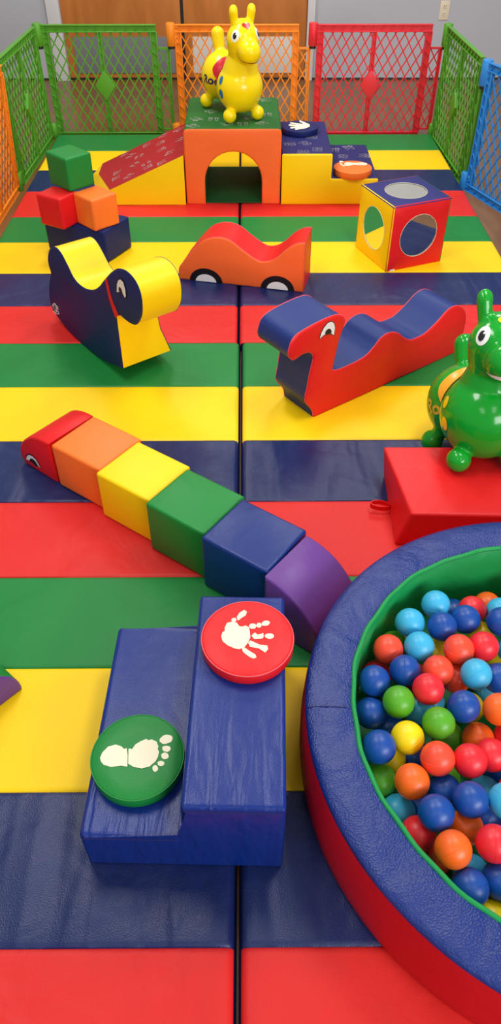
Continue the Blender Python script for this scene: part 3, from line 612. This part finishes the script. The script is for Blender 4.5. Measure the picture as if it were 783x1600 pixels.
# ------------------------------------------------------------------ rocking dog (profile faces left-front of camera)
t = thing('soft_rocker', 'navy and yellow soft dog rocker with red collar standing left in front of the stack', 'soft rocker', (-.453, 2.315, 0), math.radians(306.4))
dog = [(0, .06, 1), (-.004, .168, 1), (-.006, .272, 1), (-.036, .291, 1), (-.094, .29), (-.146, .304), (-.184, .343), (-.202, .383), (-.203, .436), (-.176, .470), (-.125, .481), (-.067, .467), (-.02, .438), (.02, .406), (.06, .372), (.096, .34), (.148, .307), (.212, .285), (.272, .281), (.312, .294), (.344, .325), (.386, .357), (.432, .362), (.482, .337), (.522, .29), (.528, .255), (.522, .225), (.556, .176), (.585, .116), (.592, .073), (.571, .041), (.48, .012), (.371, 0), (.257, .004), (.147, .018), (.06, .042)]
slab('dog', [(-p[0],)+tuple(p[1:]) for p in dog], .22, YELLOW, NAVYF, t, NAVYPIPE, 'body_cover', 'side_panel')
def side_decal(name, pts, y, mat, parent):
    return flat_patch(name, [pts], lambda x, z: (x, y, z), mat, parent)
for y, s in ((-.001, 1), (.221, -1)):
    side_decal('collar', [(-x, z) for x, z in [(.034, .389), (.016, .404), (.010, .36), (-.004, .325), (-.033, .289), (-.005, .266), (.008, .29), (.024, .325), (.03, .355)]], y, RED, t)
    e = side_decal('eye', [(-x, z) for x, z in [(-.041, .375), (-.050, .41), (-.064, .432), (-.084, .444), (-.104, .441), (-.114, .414), (-.111, .388), (-.099, .377), (-.088, .386), (-.07, .388)]], y-.0006*s, BLACK, t)
    side_decal('eye_white', [(-x, z) for x, z in [(-.045, .379), (-.054, .41), (-.067, .429), (-.084, .439), (-.101, .436), (-.109, .413), (-.107, .39), (-.099, .381), (-.089, .390), (-.07, .391)]], y-.0012*s, WHITE, e)
    side_decal('pupil', [(-x, z) for x, z in [(-.062, .390), (-.064, .402), (-.072, .409), (-.081, .407), (-.087, .398), (-.088, .390), (-.073, .391)]], y-.0018*s, BLACK, e)
lo = [(.512, .083), (.541, .091), (.567, .07), (.568, .046), (.541, .043), (.514, .055)]
lo = [(-x, z) for x, z in lo]
bm = bmesh.new(); tube(bm, [(x, -.001, z) for x, z in lo], .0013, True, 6); lg = finish('maker_badge', bm, WHITE, t)
flat_patch('badge_letters', text_polys('CF', .04), lambda x, y: (-.541+x*.95, -.0012, .066+y*.95-x*.25), WHITE, lg)

def taper(root, f):
    for o in list(root.children_recursive):
        for v in o.data.vertices:
            if v.co.y > .002: v.co.y *= f(v.co.z)
taper(t, lambda z: (.22-.068*(1-math.exp(-max(0, z-.05)/.11)))/.22)

# ------------------------------------------------------------------ camel seat
t = thing('soft_camel', 'red and navy soft camel seat with two humps right of centre', 'soft seat', (.234, 2.091, 0), math.radians(35.9))
cam = [(0, 0, 1), (-.008, .036), (-.042, .088), (-.036, .14), (-.027, .2), (-.018, .25), (-.034, .272), (-.064, .276), (-.1, .268), (-.12, .288), (-.122, .314), (-.101, .352), (-.031, .369), (.055, .374), (.092, .362), (.108, .342), (.104, .315), (.09, .271), (.075, .19), (.074, .166), (.1, .157), (.13, .156), (.185, .158), (.227, .166), (.26, .188), (.288, .212), (.326, .220), (.37, .205), (.412, .17), (.446, .151), (.48, .148), (.52, .152), (.572, .178), (.616, .208), (.65, .217), (.683, .21), (.715, .188), (.735, .16), (.745, .12), (.742, .045), (.737, 0, 1)]
slab('camel', cam, .17, vinyl('camel_navy_vinyl', (14, 44, 116), rough=.5, wrinkle=.08, spec=.4), RED, t, PINKP, 'body_cover', 'side_panel')
for y, s in ((-.001, 1), (.171, -1)):
    e = side_decal('eye', [(-.003, .310), (.002, .33), (.013, .349), (.029, .361), (.046, .361), (.059, .35), (.065, .332), (.063, .301), (.051, .309), (.035, .316), (.016, .317)], y, BLACK, t)
    side_decal('eye_white', [(.0, .313), (.005, .331), (.015, .347), (.03, .3585), (.045, .3585), (.057, .348), (.0625, .331), (.0605, .305), (.051, .312), (.035, .319), (.016, .32)], y-.0007*s, WHITE, e)
    side_decal('pupil', [(.022, .319), (.021, .328), (.026, .335), (.036, .337), (.044, .332), (.048, .324), (.049, .313), (.042, .317), (.033, .319)], y-.0014*s, BLACK, e)

# ------------------------------------------------------------------ caterpillar
t = thing('soft_caterpillar', 'long soft caterpillar of six coloured segments lying across the mats', 'soft caterpillar', (-.581, 1.746, 0), math.radians(-41.6))
def segment(name, x0, x1, h, mat, yaw=5.5, w=.182):
    cx = (x0+x1)/2; cy = w/2+.003
    bm = bmesh.new(); r = math.radians(yaw); c, s = math.cos(r), math.sin(r)
    q = []
    for z in (0.001, h):
        for x, y in ((x0, 0), (x1, 0), (x1, w), (x0, w)):
            dx, dy = x-cx, y-w/2; q.append((cx+dx*c-dy*s, cy+dx*s+dy*c, z))
    box8(bm, q, .009, 3)
    return finish(name, bm, mat, t, 60)
segment('orange_segment', -.012, .190, .161, ORANGE); segment('yellow_segment', .195, .398, .168, YELLOW)
segment('green_segment', .404, .608, .178, GREEN); segment('navy_segment', .614, .822, .188, BLUE)
hd = [(-.018, 0, 1), (-.018, .154, 1), (-.06, .152), (-.11, .136), (-.155, .10), (-.182, .06), (-.186, .022), (-.17, 0, 1)]
h = thing('x', '', ''); h.name = 'head_segment'
for k in ('label', 'category'): del h[k]
h.parent = t; h.location = (.0, .0, 0); h.rotation_euler = (0, 0, math.radians(4))
loop = spline(hd, 6)
def solid(name, ctrl, w, mat, parent, rim=.006, off=(0, 0), yaw=0, smooth=50):
    loop = spline(ctrl, 6); bm = bmesh.new(); rows = []
    l1 = inset(loop, rim*.35); l2 = inset(loop, rim*1.2)
    for y, L in ((0, l2), (rim*.3, l1), (rim, loop), (w-rim, loop), (w-rim*.3, l1), (w, l2)):
        rows.append([bm.verts.new((p.x, y, p.y)) for p in L])
    k = len(loop)
    for A, B in zip(rows, rows[1:]):
        for i in range(k): bm.faces.new((A[i], A[(i+1) % k], B[(i+1) % k], B[i]))
    cap_faces(bm, rows[0], l2); cap_faces(bm, rows[-1], l2)
    r = math.radians(yaw)
    bmesh.ops.rotate(bm, verts=bm.verts, cent=(0, 0, 0), matrix=Matrix.Rotation(r, 3, 'Z')); bmesh.ops.translate(bm, verts=bm.verts, vec=(off[0], off[1], 0))
    return finish(name, bm, mat, parent, smooth)
bpy.data.objects.remove(h)
hs = solid('head_segment', hd, .186, RED, t, off=(0, -.004), yaw=3)
def on_head(x, z, d): r = math.radians(3); return (x*math.cos(r)+d*math.sin(r), -.004+x*math.sin(r)-d*math.cos(r), z)
e = flat_patch('eye', [[(-.161, .024), (-.152, .045), (-.138, .059), (-.118, .063), (-.1, .055), (-.086, .022), (-.1, .028), (-.113, .019), (-.13, .028)]], lambda x, z: on_head(x, z, .0012), BLACK, hs)
flat_patch('eye_white', [[(-.158, .026), (-.148, .044), (-.136, .055), (-.118, .059), (-.102, .052), (-.088, .025), (-.1, .031), (-.107, .043), (-.12, .047), (-.133, .042), (-.14, .03)]], lambda x, z: on_head(x, z, .0019), WHITE, e)
tl = [(.828, 0, 1), (.828, .186, 1), (.87, .18), (.915, .162), (.955, .13), (.985, .088), (.998, .03), (.995, 0, 1)]
solid('tail_segment', tl, .184, PURPLE, t, yaw=3, off=(.006, -.045))

# cut-off curved block at left edge
t = thing('soft_curved_block', 'purple and green rounded soft block poking in at the left edge', 'soft block', (-.543, 1.0, 0), math.radians(48.1))
slab('curved', [(0, 0, 1), (.001, .012), (-.003, .036), (-.016, .066), (-.04, .094), (-.08, .122), (-.13, .138), (-.2, .142, 1), (-.2, 0, 1)], .19, GREEN, PURPLE, t, None, 'curved_cover', 'side_panel')
# ------------------------------------------------------------------ navy steps in front
t = thing('soft_step_block', 'shiny navy two-level soft step block in front with two round pads', 'soft steps', (-.322, .592, 0), math.radians(-1.6))
bm = bmesh.new()
prof = [(0, 0), (.39, 0), (.39, .256), (.2, .256), (.2, .133), (0, .133)]
L0, L1 = 0, .492
a = [bm.verts.new((x, L0, z)) for x, z in prof]; b = [bm.verts.new((x+.002, L1, z)) for x, z in prof]
bm.faces.new(a); bm.faces.new(b[::-1])
for i in range(6): bm.faces.new((a[i], b[i], b[(i+1) % 6], a[(i+1) % 6]))
bmesh.ops.bevel(bm, geom=[e for e in bm.edges], offset=.011, segments=4, profile=.6, affect='EDGES', clamp_overlap=True)
body = finish('step_body', bm, vinyl('step_navy_vinyl', (10, 42, 124), rough=.32, wrinkle=.22, wscale=5, spec=.36, streak=((36, 5, 10), 30, .42, .014, .2)), t, 60)
bm = bmesh.new()
tube(bm, [(.207, -.0004, .2455), (.383, -.0004, .2455)], .0012, n=6); tube(bm, [(.008, -.0004, .1225), (.19, -.0004, .1225)], .0012, n=6)
finish('seam', bm, NAVYPIPE, body)
pad('round red pad with white handprint on the upper level of the front navy steps', RED, (.000, .938, .256), .097, .03, RED_HAND, PINKP, 'hand_print')
pad('round green pad with white footprint on the lower level of the front navy steps', GREEN, (-.222, .738, .133), .0935, .031, GREEN_FOOT, GREEN, 'foot_print')

# ------------------------------------------------------------------ red block
t = thing('soft_block', 'big flat red soft block behind the ball pit under the green pony', 'soft block', (.44, 1.48, 0))
g = lambda x, y, z: (x-.44, y-1.48, z)
bm = bmesh.new()
box8(bm, [g(.424, 1.475, 0), g(1.06, 1.455, 0), g(1.06, 1.77, 0), g(.436, 1.785, 0), g(.456, 1.475, .125), g(1.06, 1.455, .125), g(1.06, 1.768, .125), g(.418, 1.775, .125)], .011, 4)
body = finish('block_body', bm, RED, t, 60)
bm = bmesh.new()
pts = [g(.432+.031*(math.cos(a)-1)*1.0, 1.622+.015*math.sin(a), .012+.012*math.sin(a*.5)) for a in [2*PI*i/24 for i in range(25)]]
rows = [[bm.verts.new((p[0], p[1]+k*.0, p[2]+dz)) for p in pts] for k, dz in ((0, -.008), (0, .008))]
rows2 = [[bm.verts.new((p[0]*1.0+.0, p[1]*1.0, p[2]+dz)) for p in [(q[0]*.97, q[1]+(-.0025 if q[1] > .145 else .0025), q[2]) for q in pts]] for dz in (-.008, .008)]
for A, B in ((rows[0], rows[1]), (rows2[1], rows2[0]), (rows[1], rows2[1]), (rows2[0], rows[0])):
    for i in range(24): bm.faces.new((A[i], A[i+1], B[i+1], B[i]))
finish('strap_loop', bm, RED, t, 60)

# ------------------------------------------------------------------ bouncing ponies
def capsule(bm, a, b, r0, r1, n=10):
    a, b = Vector(a), Vector(b)
    for i in range(n+1):
        t = i/n; p = a.lerp(b, t); r = r0+(r1-r0)*t
        bmesh.ops.create_icosphere(bm, subdivisions=3, radius=r, matrix=Matrix.Translation(p))
def sph(bm, c, r, s=(1, 1, 1)):
    bmesh.ops.create_icosphere(bm, subdivisions=4, radius=r, matrix=Matrix.Translation(c) @ Matrix.Diagonal((*s, 1)))
def pony_mesh(rs, fat, hx, hz):
    """rs shifts the rear half forward, fat swells the trunk, hx/hz move the head"""
    bm = bmesh.new()
    def H(x, y, z): return (x+hx, y, z+hz)
    sph(bm, (.105, 0, .148+.1*(fat-1)), .117*fat); sph(bm, (-.125+rs, 0, .152+.1*(fat-1)), .116*(.5+.5*fat))
    sph(bm, (-.01+rs*.5, 0, .130), .080, (1.2, 1, 1))
    capsule(bm, (.112, 0, .2), H(.138, 0, .30), .094, .064); capsule(bm, H(.138, 0, .30), H(.150, 0, .345), .066, .078)
    sph(bm, H(.152, 0, .36), .080); sph(bm, H(.146, 0, .384), .065)
    capsule(bm, H(.17, 0, .342), H(.232, 0, .322), .058, .051); sph(bm, H(.236, 0, .324), .054)
    for s in (1, -1):
        capsule(bm, H(.142, s*.038, .41), H(.146, s*.046, .476), .017, .0215); sph(bm, H(.146, s*.046, .481), .0215, (.8, 1, 1.15))
        capsule(bm, (.120, s*.055, .07), (.152, s*.074, .036), .024, .022); sph(bm, (.155, s*.076, .0345), .0345)
        capsule(bm, (-.125+rs, s*.065, .08), (-.148+rs, s*.088, .036), .026, .022); sph(bm, (-.152+rs, s*.09, .0345), .0345)
    capsule(bm, (-.165+rs, 0, .24), (-.188+rs, 0, .288), .022, .032); capsule(bm, (-.188+rs, 0, .288), (-.20+rs, 0, .325), .032, .034)
    me = bpy.data.meshes.new('tmp'); bm.to_mesh(me); bm.free()
    o = bpy.data.objects.new('tmp', me); COL.objects.link(o)
    md = o.modifiers.new('r', 'REMESH'); md.mode = 'VOXEL'; md.voxel_size = .0045; md.use_smooth_shade = True
    sm = o.modifiers.new('s', 'SMOOTH'); sm.factor = .5; sm.iterations = 6
    dg = bpy.context.evaluated_depsgraph_get()
    out = bpy.data.meshes.new_from_object(o.evaluated_get(dg))
    bpy.data.objects.remove(o); bpy.data.meshes.remove(me)
    for p in out.polygons: p.use_smooth = True
    z = min(v.co.z for v in out.vertices)
    for v in out.vertices: v.co.z -= z
    return out
BVH = None
def hit(o, d, off):
    o, d = Vector(o), Vector(d).normalized()
    h = BVH.ray_cast(o+d*.3, -d)
    if h[0] is None: return o+d*.1
    return h[0]+h[1].normalized()*off
def wrap(name, polys, c, d, mat, parent, off=.0012, star=True):
    """project 2D shapes (x right, y up, seen from outside) on the pony skin around direction d from c"""
    c, d = Vector(c), Vector(d).normalized(); r = Vector((0, 0, 1)).cross(d).normalized(); u = d.cross(r)
    bm = bmesh.new()
    f = lambda x, y: bm.verts.new(hit(c+r*x+u*y, d, off))
    for p in polys:
        if star:
            k = len(p); cx = sum(q[0] for q in p)/k; cy = sum(q[1] for q in p)/k
            cen = f(cx, cy); prev = None
            for t in (.25, .5, .75, 1):
                ring = [f(cx+(x-cx)*t, cy+(y-cy)*t) for x, y in p]
                for i in range(k):
                    if prev: bm.faces.new((prev[i], prev[(i+1) % k], ring[(i+1) % k], ring[i]))
                    else: bm.faces.new((cen, ring[i], ring[(i+1) % k]))
                prev = ring
        else:
            try: bm.faces.new([f(x, y) for x, y in p])
            except ValueError: pass
    return finish(name, bm, mat, parent, 80)
def heart(s): return [(s*.0165*math.sin(t)**3*1.0, s*(.0135*math.cos(t)-.005*math.cos(2*t)-.002*math.cos(3*t)-.001*math.cos(4*t))) for t in [2*PI*i/36 for i in range(36)]]
def pony(label, loc, heading, pitch, scale, skin, saddle_m, spot_m, rim_m, text_m, heart_m, smile, rs=0, fat=1, hx=0, hz=0):
    global BVH
    t = thing('bouncing_pony', label, 'ride-on toy', loc); t.rotation_euler = (0, -pitch, heading); t.scale = (scale,)*3
    me = pony_mesh(rs, fat, hx, hz); me.materials.clear(); me.materials.append(skin)
    pb = bmesh.new(); pb.from_mesh(me); BVH = BVHTree.FromBMesh(pb)
    b = bpy.data.objects.new('body', me); COL.objects.link(b); b.parent = t
    HC = (.152+hx, 0, .372+hz)
    for s in (1, -1):
        e = wrap('eye', [ell(0, 0, .020, .0255)], (HC[0], 0, .378+hz), (.62, s*.78, .14), WHITE, t)
        wrap('pupil', [ell(.002*s, -.001, .0098, .0135)], (HC[0], 0, .378+hz), (.62, s*.78, .14), BLACK, e, .0022)
        wrap('eye_glint', [ell(.004, .006, .003, .003)], (HC[0], 0, .378+hz), (.62, s*.78, .14), WHITE, e, .003)
        for (x, z, a, bb) in ((.122, .190, .0125, .017), (.130, .132, .0145, .0195), (.075, .115, .010, .014), (-.185, .2, .011, .016), (-.215, .12, .010, .014)):
            d = (x-.105 if x > 0 else x+.125, s*.10, 0); cc = (.105 if x > 0 else -.125+rs, 0, z)
            if rim_m: wrap('spot_rim', [ell(0, 0, a*1.22, bb*1.18)], cc, d, rim_m, t, .0009)
            wrap('spot', [ell(0, 0, a, bb)], cc, d, spot_m, t, .0016)
        wrap('lettering', text_polys('Rody', .056, .15), (-.052+rs*.8, 0, .148), (-.02, s, 0), text_m, t, .0014, False)
    # saddle patch draped over the dip
    bm = bmesh.new(); rows = []
    for i in range(65):
        phi = math.radians(-92+184*i/64); k = 1-abs(phi)/math.radians(92)
        w = .062*min(1, (k*2.2)**.6)*(1 if k > .35 else .55+.45*k/.35) if k > 0 else .002
        rows.append([bm.verts.new(hit((.0+rs*.5+w*(x-7)/7, 0, .135), (0, math.sin(phi), math.cos(phi)), .0022)) for x in range(15)])
    for A, B in zip(rows, rows[1:]):
        for j in range(14): bm.faces.new((A[j], A[j+1], B[j+1], B[j]))
    finish('saddle', bm, saddle_m, t, 80)
    wrap('heart', [heart(1.25)], (.152+hx, 0, .39+hz), (.8, 0, .62), heart_m, t)
    # mouth: a curved line or toothy smile below the snout
    c = (.20, 0, .322); n = 21; up = []; dn = []
    for i in range(n):
        a = math.radians(-78+156*i/(n-1)); th = (.014 if smile else .0055)*math.cos(a*.98)+.0006
        y = -.030+.018*(1-math.cos(a))
        up.append((a, y+th/2)); dn.append((a, y-th/2))
    bm = bmesh.new()
    q = lambda a, y: bm.verts.new(hit((.218+hx, 0, .328+hz+y*.9), (math.cos(a), math.sin(a), -.28), .0012))
    U = [q(*p) for p in up]; Dn = [q(*p) for p in dn]
    for i in range(n-1): bm.faces.new((U[i], U[i+1], Dn[i+1], Dn[i]))
    finish('mouth', bm, WHITE if smile else plain('mouth_line', (150, 70, 10), .4), t, 80)
    # moulded ring round the muzzle
    for ang, r in ((26, .0011), (20, .0011)):
        pts = []
        dd = Vector((.9, 0, -.12)).normalized(); u = Vector((.12, 0, .9)).normalized()
        for i in range(40):
            f = 2*PI*i/40; rr = .062+.007*(ang-20)/6
            pts.append(hit(Vector((.152+hx, 0, .342+hz))+Vector((0, 1, 0))*math.cos(f)*rr+u*math.sin(f)*rr, dd, -.0002))
        bm = bmesh.new(); tube(bm, pts, r, True, 6); finish('muzzle_ring', bm, skin, b, 80)
    # ear hollows
    for s in (1, -1):
        wrap('ear_hollow', [ell(0, 0, .008, .026)], (.142+hx, s*.046, .464+hz), (1, 0, .1), skin, b, .0016)
    return t
YSK = plain('yellow_rubber', (255, 224, 0), .2, coat=.1, spec=.4, noise=.02)
GSK = plain('green_rubber', (14, 156, 40), .16, coat=.15, spec=.4, noise=.02)
SPB = plain('blue_spot', (20, 104, 190), .25); SADR = plain('red_saddle', (206, 24, 40), .3); LBL = plain('pale_blue_rim', (150, 190, 60), .3)
NVT = plain('navy_letters', (20, 40, 90), .3); SADY = plain('amber_saddle', (252, 178, 40), .25); SPY = plain('yellow_spot', (248, 206, 20), .25); LET = plain('gold_letters', (214, 178, 60), .3)
h = math.radians(-68)
pony('yellow bouncing pony with red saddle and blue spots on top of the tunnel block', (-.066, 4.285, .372), h, 0, 1.0, YSK, SADR, SPB, LBL, NVT, SADR, False)
sc_ = 1.05; pit = math.asin(.125/(.267*sc_)); hd_ = math.radians(-91)
R = Matrix.Rotation(hd_, 3, 'Z') @ Matrix.Rotation(-pit, 3, 'Y')
fc = Vector((.699, 1.664, .125+.0335*sc_)); org = fc-R @ Vector((.155*sc_, 0, .0335*sc_))
pony('green bouncing pony with yellow spots, front feet on the big red block', org, hd_, pit, sc_, GSK, SADY, SPY, None, LET, SPY, True, .04, 1.06, .012, -.014)

# ------------------------------------------------------------------ ball pit
PC = (.680, .797)
t = thing('ball_pit', 'round soft ball pit with navy rim, red wall and green lining, front right', 'ball pit', (PC[0], PC[1], 0))
def ring(name, prof, mat, n=144, wob=0, seed=0, sm=60, parent=None):
    rnd = random.Random(seed); ph = [rnd.uniform(0, 6.3) for _ in range(5)]
    bm = bmesh.new(); rows = []
    for i in range(n):
        a = 2*PI*i/n; w = wob*(math.sin(11*a+ph[0])+.7*math.sin(23*a+ph[1])+.5*math.sin(41*a+ph[2]))
        rows.append([bm.verts.new(((r+w*k)*math.cos(a), (r+w*k)*math.sin(a), z+w*.5*k)) for r, z, k in prof])
    for i in range(n):
        A, B = rows[i], rows[(i+1) % n]
        for j in range(len(prof)-1): bm.faces.new((A[j], B[j], B[j+1], A[j+1]))
    return finish(name, bm, mat, parent or t, sm)
POOLB = vinyl('pit_navy_vinyl', (20, 46, 122), rough=.36, grain=280, gb=.5, wrinkle=.6, wscale=7, spec=.5, streak=((9, 3, 3), 15, .4, .02))
POOLR = vinyl('pit_red_vinyl', (204, 16, 30), rough=.5, wrinkle=.2); POOLG = vinyl('pit_green_vinyl', (22, 146, 74), rough=.45, wrinkle=.45, wscale=6)
ring('outer_wall', [(.556, 0, 0), (.563, .01, 0), (.568, .06, 0), (.569, .12, 0), (.566, .18, 0), (.562, .2, 0)], POOLR)
rc_ = ring('rim_cover', [(.5625, .199, 0), (.563, .204, 0), (.559, .21, 0), (.548, .2145, .3), (.53, .2165, .8), (.51, .217, 1), (.49, .2165, 1), (.476, .2155, .6), (.468, .213, .4)], POOLB, wob=.0012, seed=4)
ring('inner_lining', [(.467, .212, .4), (.460, .205, .6), (.457, .17, 1), (.456, .1, 1), (.456, .02, 0)], POOLG, wob=.0014, seed=4)
bm = bmesh.new(); rnd = random.Random(2); pts = []
for i in range(180):
    a = 2*PI*i/180; w = .0016*math.sin(11*a+2)+.0012*math.sin(29*a); pts.append(((.4655+w)*math.cos(a), (.4655+w)*math.sin(a), .2125))
tube(bm, pts, .0055, True, 8); finish('lining_edge', bm, POOLG, t, 80)
bm = bmesh.new(); n = 72
lo = [bm.verts.new((.455*math.cos(2*PI*i/n), .455*math.sin(2*PI*i/n), .022)) for i in range(n)]; hi = [bm.verts.new((v.co.x, v.co.y, .029)) for v in lo]
for i in range(n): bm.faces.new((lo[i], lo[(i+1) % n], hi[(i+1) % n], hi[i]))
bm.faces.new(hi); bm.faces.new(lo[::-1]); finish('pit_floor', bm, POOLG, t)
for ang in (178, 58, 298):
    a = math.radians(ang); bm = bmesh.new()
    tube(bm, [((r)*math.cos(a), r*math.sin(a), z) for r, z in ((.562, .203), (.558, .2115), (.548, .2150), (.53, .2172), (.5, .2176), (.477, .2163))], .001, n=6); finish('seam', bm, NAVYPIPE, rc_)

# ------------------------------------------------------------------ balls
BR = .0338
BCOL = {'light blue': (62, 178, 222), 'dark blue': (14, 72, 158), 'red': (236, 38, 50), 'orange': (250, 104, 26), 'coral red': (246, 76, 48), 'green': (86, 168, 34), 'yellow': (252, 218, 10)}
BM_ = {}
for k, c in BCOL.items():
    m = plain('%s_ball_plastic' % k.replace(' ', '_'), c, .38, noise=.02)
    bm = bmesh.new(); bmesh.ops.create_uvsphere(bm, u_segments=40, v_segments=20, radius=BR)
    n = 48; tube(bm, [(BR*1.0*math.cos(2*PI*i/n), BR*1.0*math.sin(2*PI*i/n), 0) for i in range(n)], .0004, True, 4)
    o = finish('play_ball', bm, m, None, 80); BM_[k] = o.data; bpy.data.objects.remove(o)
rnd = random.Random(11)
for c, x, y, z, lab in BALLS:
    o = bpy.data.objects.new('play_ball', BM_[c]); COL.objects.link(o); o.location = (x, y, z)
    o.rotation_euler = (rnd.uniform(0, 6), rnd.uniform(0, 6), rnd.uniform(0, 6))
    tag(o, lab, 'ball', 'plastic balls in the ball pit')
for c, x, y, z in FILL:
    o = bpy.data.objects.new('play_ball', BM_[c]); COL.objects.link(o); o.location = (x, y, z)
    o.rotation_euler = (rnd.uniform(0, 6), rnd.uniform(0, 6), rnd.uniform(0, 6))
    tag(o, '%s ball in the pit, out of sight below or beyond the others' % c, 'ball', 'other %s balls in the ball pit' % c)

# ------------------------------------------------------------------ light
def area(name, loc, target, sx, sy, power, col=(1, 1, 1)):
    l = bpy.data.lights.new(name, 'AREA'); l.shape = 'RECTANGLE'; l.size = sx; l.size_y = sy; l.energy = power; l.color = col
    o = bpy.data.objects.new(name, l); COL.objects.link(o); o.location = loc
    o.rotation_euler = (Vector(target)-Vector(loc)).to_track_quat('-Z', 'Y').to_euler()
for i, (x, y) in enumerate(((-.8, -.6), (.9, -.6), (-.8, 1.95), (.9, 1.95), (-.8, 4.5), (.9, 4.5))):
    area('ceiling_light', (x, y, 2.62), (x, y, 0), .55, 1.15, (7, 7, 26, 26, 30, 30)[i], (1, .98, .945))
area('window_light', (2.5, -2.3, 1.9), (.0, 3.2, .2), 2.6, 1.4, 125, (.97, .98, 1))
w = bpy.data.worlds.new('room_ambient'); SC.world = w; w.use_nodes = True
w.node_tree.nodes['Background'].inputs['Color'].default_value = (1, .975, .94, 1); w.node_tree.nodes['Background'].inputs['Strength'].default_value = .36

# ------------------------------------------------------------------ camera
cd = bpy.data.cameras.new('camera'); cam_o = bpy.data.objects.new('camera', cd); COL.objects.link(cam_o)
cd.sensor_fit = 'VERTICAL'; cd.sensor_height = 24; cd.lens = 24*1155/1600; cd.clip_start = .02
th = math.atan(1100/1155); psi = math.atan(10.5*math.cos(th)/1155)
cam_o.location = (0, 0, 1.54); cam_o.rotation_euler = (PI/2-th, 0, -psi)
SC.camera = cam_o
SC.view_settings.view_transform = 'Standard'; SC.view_settings.look = 'None'; SC.view_settings.gamma = 1; SC.view_settings.use_curve_mapping = False
SC.view_settings.exposure = .06
